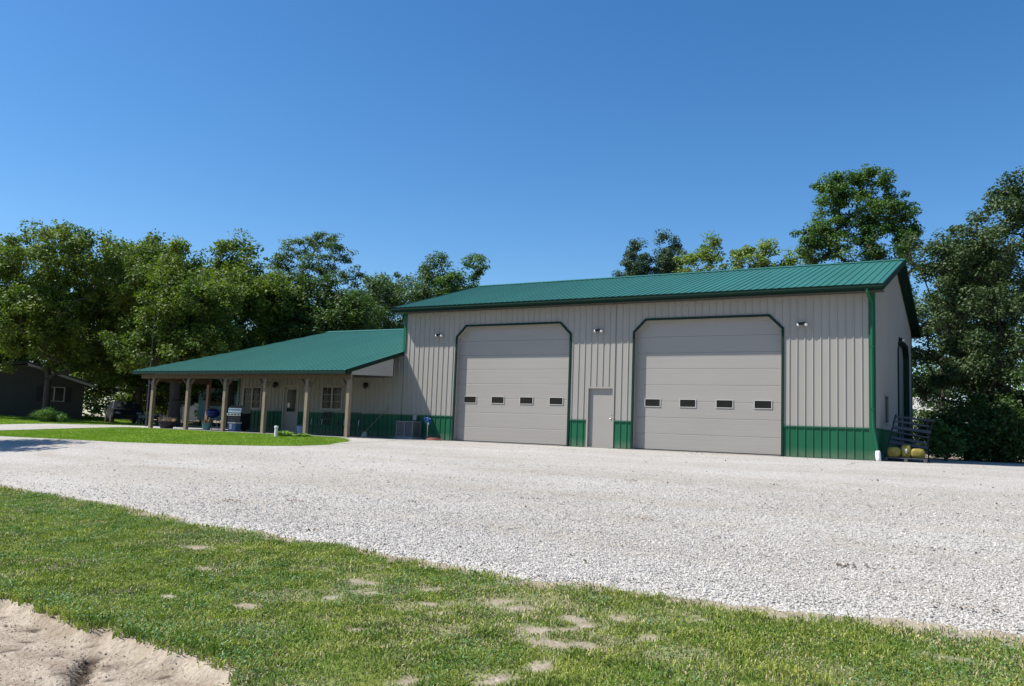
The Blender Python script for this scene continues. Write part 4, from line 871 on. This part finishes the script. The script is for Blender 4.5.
# ------------------------------------------------------------------ house, car, camper, mast
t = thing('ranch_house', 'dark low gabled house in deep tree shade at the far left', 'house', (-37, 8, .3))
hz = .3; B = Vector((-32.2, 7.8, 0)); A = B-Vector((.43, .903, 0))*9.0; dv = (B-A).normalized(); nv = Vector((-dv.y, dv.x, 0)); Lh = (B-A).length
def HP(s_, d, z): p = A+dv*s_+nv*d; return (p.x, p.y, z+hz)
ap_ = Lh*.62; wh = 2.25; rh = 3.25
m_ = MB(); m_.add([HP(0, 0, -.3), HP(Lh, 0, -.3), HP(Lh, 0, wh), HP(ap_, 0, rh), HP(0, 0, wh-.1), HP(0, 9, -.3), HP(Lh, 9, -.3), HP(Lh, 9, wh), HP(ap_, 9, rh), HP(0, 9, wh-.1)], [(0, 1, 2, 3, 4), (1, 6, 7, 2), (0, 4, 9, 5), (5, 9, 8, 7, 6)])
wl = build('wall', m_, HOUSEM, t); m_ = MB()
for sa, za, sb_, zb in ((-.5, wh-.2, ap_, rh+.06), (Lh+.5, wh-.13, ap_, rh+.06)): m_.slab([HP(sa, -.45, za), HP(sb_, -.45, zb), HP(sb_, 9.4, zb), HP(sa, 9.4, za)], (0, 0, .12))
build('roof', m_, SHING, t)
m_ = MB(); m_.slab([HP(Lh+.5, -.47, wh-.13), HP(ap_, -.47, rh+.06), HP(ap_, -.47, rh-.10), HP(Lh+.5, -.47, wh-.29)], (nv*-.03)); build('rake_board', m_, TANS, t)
def hbox(s0, s1, d0, d1, z0, z1): return [HP(s0, d0, z0), HP(s1, d0, z0), HP(s1, d0, z1), HP(s0, d0, z1)]
cs_ = Lh-1.75
m_ = MB()
for a in ((cs_-.62, cs_+.62, .95, 1.0), (cs_-.62, cs_+.62, 1.85, 1.9), (cs_-.62, cs_-.55, 1.0, 1.85), (cs_+.55, cs_+.62, 1.0, 1.85), (cs_-.04, cs_+.04, 1.0, 1.85)): m_.slab(hbox(a[0], a[1], -.06, 0, a[2], a[3]), nv*.055)
wn = build('window', m_, TANS, t); m_ = MB(); m_.slab(hbox(cs_-.55, cs_+.55, -.02, 0, 1.0, 1.85), nv*.015); build('pane', m_, GLASS, wn)
for s0 in (cs_-1.0, cs_+.66): m_ = MB(); m_.slab(hbox(s0, s0+.34, -.05, 0, .93, 1.92), nv*.045); build('shutter', m_, SHUT, t)
# car
def car(x, y, rz, label):
    t = thing('parked_car', label, 'car', (x, y, float(base(x, y))), local=True); t.rotation_euler = (0, 0, rz)
    PAINT = mat('dark_car_paint', (.02, .022, .028), .25, var=.1)
    side = [(-2.2, .35), (-2.25, .62), (-2.15, .82), (-1.35, .92), (-.75, 1.36), (.75, 1.40), (1.45, .98), (2.15, .88), (2.25, .6), (2.2, .32)]
    m_ = MB(); n = len(side); V = []
    for yy, sc in ((-.86, .93), (-.80, 1), (.80, 1), (.86, .93)):
        for i, (sx, sz) in enumerate(side):
            k = 0 if sz < 1 else .14; V.append((sx*(.98 if abs(yy) > .82 else 1), yy-(k if yy > 0 else -k), sz*(.97 if abs(yy) > .82 else 1)))
    F = [(r_*n+i, r_*n+(i+1) % n, (r_+1)*n+(i+1) % n, (r_+1)*n+i) for r_ in range(3) for i in range(n)]+[tuple(range(n)), tuple(range(4*n-1, 3*n-1, -1))]
    m_.add(V, F); bd = build('body', m_, PAINT, t)
    m_ = MB(); m_.slab([(-1.28, -.66, .96), (-.78, -.64, 1.30), (.72, -.64, 1.33), (1.3, -.66, 1.0)], (0, -.065, -.005)); m_.slab([(-1.28, .66, .96), (-.78, .64, 1.30), (.72, .64, 1.33), (1.3, .66, 1.0)], (0, .065, -.005)); build('side_window', m_, GLASS, t)
    m_ = MB(); m_.poly([(1.43, -.62, 1.0), (1.43, .62, 1.0), (.80, .6, 1.385), (.80, -.6, 1.385)]); m_.v = [(a+.02, b, c+.015) for a, b, c in m_.v]; build('windscreen', m_, mat('sky_glass', (.03, .035, .04), .3, spec=.2), t)
    for sx in (-1.35, 1.4):
        for sy in (-.80, .80):
            m_ = MB(); m_.tube([(sx, sy-.1, .32), (sx, sy+.1, .32)], .32, 18); wq = build('wheel', m_, BLACKP, t); m_ = MB(); m_.tube([(sx, sy-.11*(1 if sy < 0 else -1), .32), (sx, sy-.12*(1 if sy < 0 else -1), .32)], .18, 12); build('rim', m_, STEEL, wq)
    for sy in (-.6, .6): m_ = MB(); m_.box(2.16, 2.24, sy-.15, sy+.15, .60, .74, bev=.02); build('headlight', m_, GALV, t)
car(-28.2, 8.0, -.5, 'dark parked car in the shade between the house and the porch')
# camper
t = thing('camper_trailer', 'pale blue camper trailer with a white roof seen through the porch posts', 'camper', (-29.4, 16.4, 0))
a0 = Vector((-30.6, 15.7, 0)); b0 = Vector((-28.1, 17.2, 0)); dv2 = (b0-a0).normalized(); nv2 = Vector((-dv2.y, dv2.x, 0)); L2 = 2.9
def CP(s_, d, z): p = a0+dv2*s_+nv2*d; return (p.x, p.y, z)
CB = mat('camper_blue', (.24, .50, .58), .4, var=.06)
m_ = MB(); m_.slab([CP(0, 0, .45), CP(L2, 0, .45), CP(L2, 0, 2.35), CP(L2-.25, 0, 2.6), CP(.25, 0, 2.6), CP(0, 0, 2.35)], nv2*5); build('body', m_, CB, t)
m_ = MB(); m_.slab([CP(-.03, -.04, 2.36), CP(.24, -.04, 2.63), CP(L2-.24, -.04, 2.63), CP(L2+.03, -.04, 2.36), CP(L2+.03, -.04, 2.45), CP(L2-.22, -.04, 2.72), CP(.22, -.04, 2.72), CP(-.03, -.04, 2.45)], nv2*5.1); build('roof', m_, WHITE, t)
m_ = MB(); m_.slab([CP(.7, -.02, 1.45), CP(1.7, -.02, 1.45), CP(1.7, -.02, 2.05), CP(.7, -.02, 2.05)], nv2*.015); build('window', m_, GLASS, t)
for s_ in (.1, L2-.3):
    m_ = MB(); p0 = Vector(CP(s_, 2.2, .33)); m_.tube([p0, p0+dv2*.2], .33, 16); build('wheel', m_, BLACKP, t)
m_ = MB(); m_.slab([CP(.0, -.03, .42), CP(L2, -.03, .42), CP(L2, -.03, .55), CP(0, -.03, .55)], nv2*.02); build('bumper', m_, GALV, t)
# white garden shed and low white building beyond
def shed(x, y, rz, w_, d_, h_, m, label, cat='shed', name='shed'):
    t = thing(name, label, cat, (x, y, float(base(x, y))), local=True); t.rotation_euler = (0, 0, rz)
    m_ = MB(); m_.add([(-w_/2, 0, 0), (w_/2, 0, 0), (w_/2, 0, h_), (0, 0, h_+w_*.2), (-w_/2, 0, h_), (-w_/2, d_, 0), (w_/2, d_, 0), (w_/2, d_, h_), (0, d_, h_+w_*.2), (-w_/2, d_, h_)], [(0, 1, 2, 3, 4), (1, 6, 7, 2), (5, 0, 4, 9), (6, 5, 9, 8, 7)]); build('wall', m_, m, t)
    m_ = MB(); m_.slab([(-w_/2-.15, -.15, h_-.05), (0, -.15, h_+w_*.2+.02), (0, d_+.15, h_+w_*.2+.02), (-w_/2-.15, d_+.15, h_-.05)], (0, 0, .06)); m_.slab([(w_/2+.15, -.15, h_-.05), (0, -.15, h_+w_*.2+.02), (0, d_+.15, h_+w_*.2+.02), (w_/2+.15, d_+.15, h_-.05)], (0, 0, .06)); build('roof', m_, GALV, t)
    m_ = MB(); m_.box(-.45, .45, -.03, -.005, .05, min(2.0, h_-.1)); build('door', m_, DOORM, t)
shed(-47, 27, .55, 3.6, 4, 1.9, WHITE, 'small white shed glimpsed between the thick tree trunks')
shed(-38.0, 27.5, .5, 4.4, 5, 2.3, WHITE, 'white shed glimpsed left of the blue camper trailer')
t = thing('utility_trailer', 'light grey enclosed trailer in the gap right of the gable end', 'trailer', (15.8, 38, 0))
m_ = MB(); m_.box(14.2, 17.6, 37, 40, .9, 3.75, bev=.08); build('body', m_, WHITE, t)
for xx in (14.8, 17.0): m_ = MB(); m_.tube([(xx-.1, 37.0, .4), (xx+.1, 37.0, .4)], .4, 14); build('wheel', m_, BLACKP, t)
m_ = MB(); m_.box(14.3, 17.5, 36.96, 37.0, .85, 1.0); m_.beam((15.9, 37, .8), (15.9, 35.6, .6), .12, .12); build('hitch', m_, GALV, t)
t = thing('antenna_mast', 'thin tall metal antenna mast standing left of the porch roof', 'mast', (-16.4, .9, 0))
m_ = MB(); m_.tube([(-16.4, .9, -.1), (-16.4, .9, 3.2)], .035, 8); build('base_pole', m_, CHAR, t)
m_ = MB(); m_.tube([(-16.4, .9, 3.2), (-16.42, .9, 5.6)], .015, 8); build('upper_pole', m_, CHAR, t)
# mailbox-like white objects left of the porch
t = thing('yard_cart', 'small dark garden cart with a pale load left of the porch, in tree shade', 'garden cart', (-21.5, 4.9, 0))
m_ = MB(); m_.box(-22.1, -21.0, 4.6, 5.2, .38, .60, bev=.03); build('tray', m_, CHAR, t); m_ = MB(); m_.tube([(-21.0, 4.9, .45), (-20.5, 4.9, .85)], .015, 6); build('handle', m_, CHAR, t)
for xx in (-21.9, -21.2):
    for yy in (4.55, 5.25): m_ = MB(); m_.tube([(xx, yy-.04, .19), (xx, yy+.04, .19)], .19, 14); build('wheel', m_, BLACKP, t)
sack((-21.55, 4.9, .70), .3, .2, .12, .3, 'pale stained sack lying in the garden cart left of the porch')

# ------------------------------------------------------------------ grass and stones
def blades(name, X, Y, H, W2, m, label, seed, zf=gz, lean=.6, zoff=0):
    g = np.random.default_rng(seed); n = len(X); z = zf(X, Y)+zoff; a = g.random(n)*6.283; l = H*lean*g.random(n); b = g.random(n)*6.283
    tx, ty = np.cos(a)*W2, np.sin(a)*W2; V = np.zeros((n, 5, 3)); mx, my = np.cos(b)*l*.35, np.sin(b)*l*.35
    V[:, 0] = np.stack([X-tx, Y-ty, z-.01], 1); V[:, 1] = np.stack([X+tx, Y+ty, z-.01], 1)
    V[:, 2] = np.stack([X+mx+tx*.8, Y+my+ty*.8, z+H*.6], 1); V[:, 3] = np.stack([X+mx-tx*.8, Y+my-ty*.8, z+H*.6], 1)
    V[:, 4] = np.stack([X+np.cos(b)*l, Y+np.sin(b)*l, z+H*g.uniform(.75, 1.0, n)], 1)
    i = np.arange(n)[:, None]*5; F = np.concatenate([i+np.array([0, 1, 2]), i+np.array([0, 2, 3]), i+np.array([3, 2, 4])])
    return stuff(npmesh(name, V.reshape(-1, 3), F, m), label, 'grass')
def leaflets(name, X, Y, H, S, m, label, seed, zf=gz):
    g = np.random.default_rng(seed); n = len(X); z = zf(X, Y)+H; nr = g.normal(size=(n, 3))*.45; nr[:, 2] = 1; nr /= np.linalg.norm(nr, axis=1)[:, None]
    a = np.cross(nr, g.normal(size=(n, 3))); a /= np.linalg.norm(a, axis=1)[:, None]; b = np.cross(nr, a); P = np.stack([X, Y, z], 1); s = S[:, None]
    V = np.stack([P-a*s, P+b*s*.75, P+a*s, P-b*s*.75], 1).reshape(-1, 3)
    return stuff(npmesh(name, V, np.arange(n*4).reshape(-1, 4), m), label, 'weeds')
GRASS = mat('grass_blades', (.120, .195, .032), .5, col2=(.370, .385, .095), vscale=3.0, detail=8, island=.40, transl=.25, spec=.3)
CLOV = mat('clover_leaves', (.065, .155, .045), .55, col2=(.13, .24, .08), vscale=2, island=.25, transl=.2, spec=.3)
DRYG = mat('dry_thatch', (.34, .30, .16), .8, col2=(.48, .42, .26), vscale=3, island=.3)
g = np.random.default_rng(21)
def scatter(n, x0, x1, y0, y1): return g.uniform(x0, x1, n), g.uniform(y0, y1, n)
def camfilter(X, Y, m=.06):
    dx, dy_ = X-CAM.x, Y-CAM.y; d = dx*math.sin(YAW)+dy_*math.cos(YAW); l = dx*math.cos(YAW)-dy_*math.sin(YAW)
    return (d > 4.2) & (np.abs(l)/d < .66+m)
X, Y = scatter(1050000, -2, 24, -24.5, -17.1); k = camfilter(X, Y) & (Y < FRONT(X)+.02+g.normal(0, .035, len(X)))
X, Y = X[k], Y[k]; dist = np.hypot(X-CAM.x, Y-CAM.y)
den = .45+.75*fbm(X, Y, 1.5, 20); bm = baremask(X, Y); dm = dirtmask(X, Y)
keep = (g.random(len(X)) < den*np.clip(9/dist, .45, 1)) & (g.random(len(X)) > bm*1.35-.02) & (g.random(len(X)) > .72*thinmask(X, Y)) & (dm < .0+g.normal(0, .012, len(X))) & (g.random(len(X)) > .80*ss(.18, .03, FRONT(X)-Y+(fbm(X, Y, 7, 14)-.5)*.40-.05))
X, Y, dm = X[keep], Y[keep], dm[keep]; dist = dist[keep]
patch = .45*fbm(X, Y, 1.8, 30)+.75*ss(.42, .75, fbm(X, Y, 5.0, 32)); edge = ss(-.45, -.03, dm)
H = (.018+.034*patch+.055*edge*fbm(X, Y, 3, 31)+.02*ss(.5, .0, FRONT(X)-Y)*fbm(X, Y, 2.5, 33))*g.uniform(.6, 1.25, len(X))
dry = (g.random(len(X)) < .13+.42*ss(.48, .68, fbm(X, Y, 1.6, 35))+.5*baremask(X, Y)+.2*ss(.3, .05, FRONT(X)-Y)+.35*thinmask(X, Y))
Wd = (.0022+.00028*dist)*g.uniform(.8, 1.4, len(X))
blades('grass', X[~dry], Y[~dry], H[~dry], Wd[~dry], GRASS, 'sunlit green lawn grass across the whole foreground', 5, lean=1.15)
blades('dry_grass', X[dry], Y[dry], H[dry]*.7, Wd[dry], DRYG, 'straw coloured dry grass blades mixed through the foreground lawn', 6, lean=1.2)
X, Y = scatter(420000, -2, 24, -24.5, -17.2); k = camfilter(X, Y) & (Y < FRONT(X)-.05); X, Y = X[k], Y[k]; dm = dirtmask(X, Y)
pc = fbm(X, Y, 1.7, 40); keep = (g.random(len(X)) < (ss(.50, .66, pc)*.5+ss(-.5, -.05, dm)*.55)) & (dm < -.01) & (baremask(X, Y) < .1); X, Y, dm = X[keep], Y[keep], dm[keep]
leaflets('clover', X, Y, (.02+.035*fbm(X, Y, 2, 41)+.05*ss(-.4, -.03, dm))*g.uniform(.5, 1.2, len(X)), g.uniform(.006, .013, len(X)), CLOV, 'low clover and broad-leaved weeds in the foreground lawn', 7)
# lawn strip before the porch and lawn left of the drive
X, Y = scatter(110000, -12.0, 2.7, -10.5, -3.2)
lim = np.interp(X, [.1, .9, 1.5, 2.1, 2.66], [-3.5, -4.0, -4.6, -5.3, -6.9]); rgt = np.interp(Y, [-11, -8.3, -6.6, -3], [-12.6, -12.4, -11.9, -11.8])
k = (Y > yback(X)+.02+g.normal(0, .05, len(X))) & (Y < np.where(X > .1, lim, -3.27)) & (X > rgt); X, Y = X[k], Y[k]
LAWN2 = mat('porch_lawn_blades', (.17, .30, .020), .5, col2=(.27, .40, .045), vscale=.5, detail=3, island=.22, transl=.25, spec=.3)
blades('lawn_strip', X, Y, .05*g.uniform(.6, 1.2, len(X)), np.full(len(X), .011), LAWN2, 'bright green lawn strip between the porch and the gravel', 8)
X, Y = scatter(110000, -42, -17, -8, 12); dlx = np.interp(Y, [-12, -8, -5.7, -3, 2, 10, 30], [-20, -18.3, -17.3, -17.2, -19, -24, -36]); k = (X < dlx); X, Y = X[k], Y[k]
blades('far_lawn', X, Y, .07*g.uniform(.6, 1.2, len(X)), np.full(len(X), .02), LAWN2, 'lawn beyond the driveway in front of the dark house', 9)
# loose stones
def stones(name, X, Y, S, m, label, zf, seed, cat='gravel'):
    g2 = np.random.default_rng(seed); n = len(X); o = np.array([[1, 0, 0], [-1, 0, 0], [0, 1, 0], [0, -1, 0], [0, 0, .75], [0, 0, -.6]], float)
    sc = g2.uniform(.6, 1.3, (n, 6))[:, :, None]*o[None]; an = g2.random(n)*6.283; c, s = np.cos(an), np.sin(an)
    x = sc[:, :, 0]*c[:, None]-sc[:, :, 1]*s[:, None]; y = sc[:, :, 0]*s[:, None]+sc[:, :, 1]*c[:, None]; z = sc[:, :, 2]
    tl = g2.normal(0, .45, n)[:, None]; y, z = y*np.cos(tl)-z*np.sin(tl), y*np.sin(tl)+z*np.cos(tl)
    P = np.stack([X, Y, zf(X, Y)], 1); V = P[:, None, :]+np.stack([x, y, z], 2)*S[:, None, None]
    f = np.array([[0, 2, 4], [2, 1, 4], [1, 3, 4], [3, 0, 4], [2, 0, 5], [1, 2, 5], [3, 1, 5], [0, 3, 5]])
    F = (np.arange(n)[:, None, None]*6+f[None]).reshape(-1, 3)
    return stuff(npmesh(name, V.reshape(-1, 3), F, m), label, cat)
X, Y = scatter(420000, 2, 24, -19.3, -9); k = camfilter(X, Y) & (Y > FRONT(X)+.02+np.abs(g.normal(0, .12, len(X)))*g.choice([-1, 1, 1, 1, 1], len(X))); X, Y = X[k], Y[k]
dist = np.hypot(X-CAM.x, Y-CAM.y); k = g.random(len(X)) < (np.clip(1.25-dist/14.5, 0, .8)**1.3+.02)*(1-.75*trackf(X, Y)); X, Y = X[k], Y[k]
stones('loose_gravel', X, Y, g.gamma(4, .0019, len(X))+.0035, STONE, 'loose white limestone chips on the near part of the yard', lambda x, y: base(x, y)+.001+.031*ss(.0, .30, y-FRONT(x)), 11)
X, Y = scatter(9000, 12, 17, -24.3, -22.0); k = dirtmask(X, Y) > .05; X, Y = X[k], Y[k]
ty = g.uniform(-23.5, -22.5, 900); tx_ = np.interp(ty, [-23.6, -23.13, -22.74, -22.5], [15.9, 15.34, 14.9, 14.64])+g.normal(0, .04, 900)
stones('dark_soil_crumbs', tx_, ty, g.gamma(2.5, .0028, 900)+.002, mat('dark_soil', (.07, .05, .038), .95, var=.3, vscale=9, island=.3), 'dark soil crumbs along the rut in the bare bank', gz, 14, 'soil')  # crumbs in a darker tone than the clods, strewn along the rut
CLOD = mat('soil_clods', (.30, .235, .175), .95, var=.3, vscale=9, island=.35)
stones('soil_clods', X, Y, g.gamma(2.2, .0018, len(X))+.0015, CLOD, 'crumbs of soil lying on the bare bank', gz, 12, 'soil')
# small dead leaves / weeds on the gravel
DEB = mat('dead_leaves', (.13, .085, .045), .9, var=.4, vscale=30, island=.4)
pts = []
for (cx_, cy_, n_) in ((9.7, -16.9, 30), (10.6, -16.4, 20), (13.6, -14.2, 14), (12.2, -15.5, 12), (15.9, -15.2, 14), (17.2, -13.2, 12), (18.9, -16.9, 24), (16.6, -10.2, 16), (14.0, -11.0, 12), (19.6, -15.4, 12), (18.0, -8.4, 14), (8.5, -12.2, 10), (9.6, -.9, 30), (12.6, -18.2, 12), (19.9, -18.1, 20)):
    for i in range(n_): pts.append((cx_+g.normal(0, .13), cy_+g.normal(0, .05)))
for i in range(420): pts.append((g.uniform(0, 22), g.uniform(-18.5, -1)))
pts = np.array(pts); leaflets('leaf_litter', pts[:, 0], pts[:, 1], .045+g.random(len(pts))*.012, g.uniform(.010, .026, len(pts)), DEB, 'small dead leaves and weed scraps scattered on the gravel', 13, base)
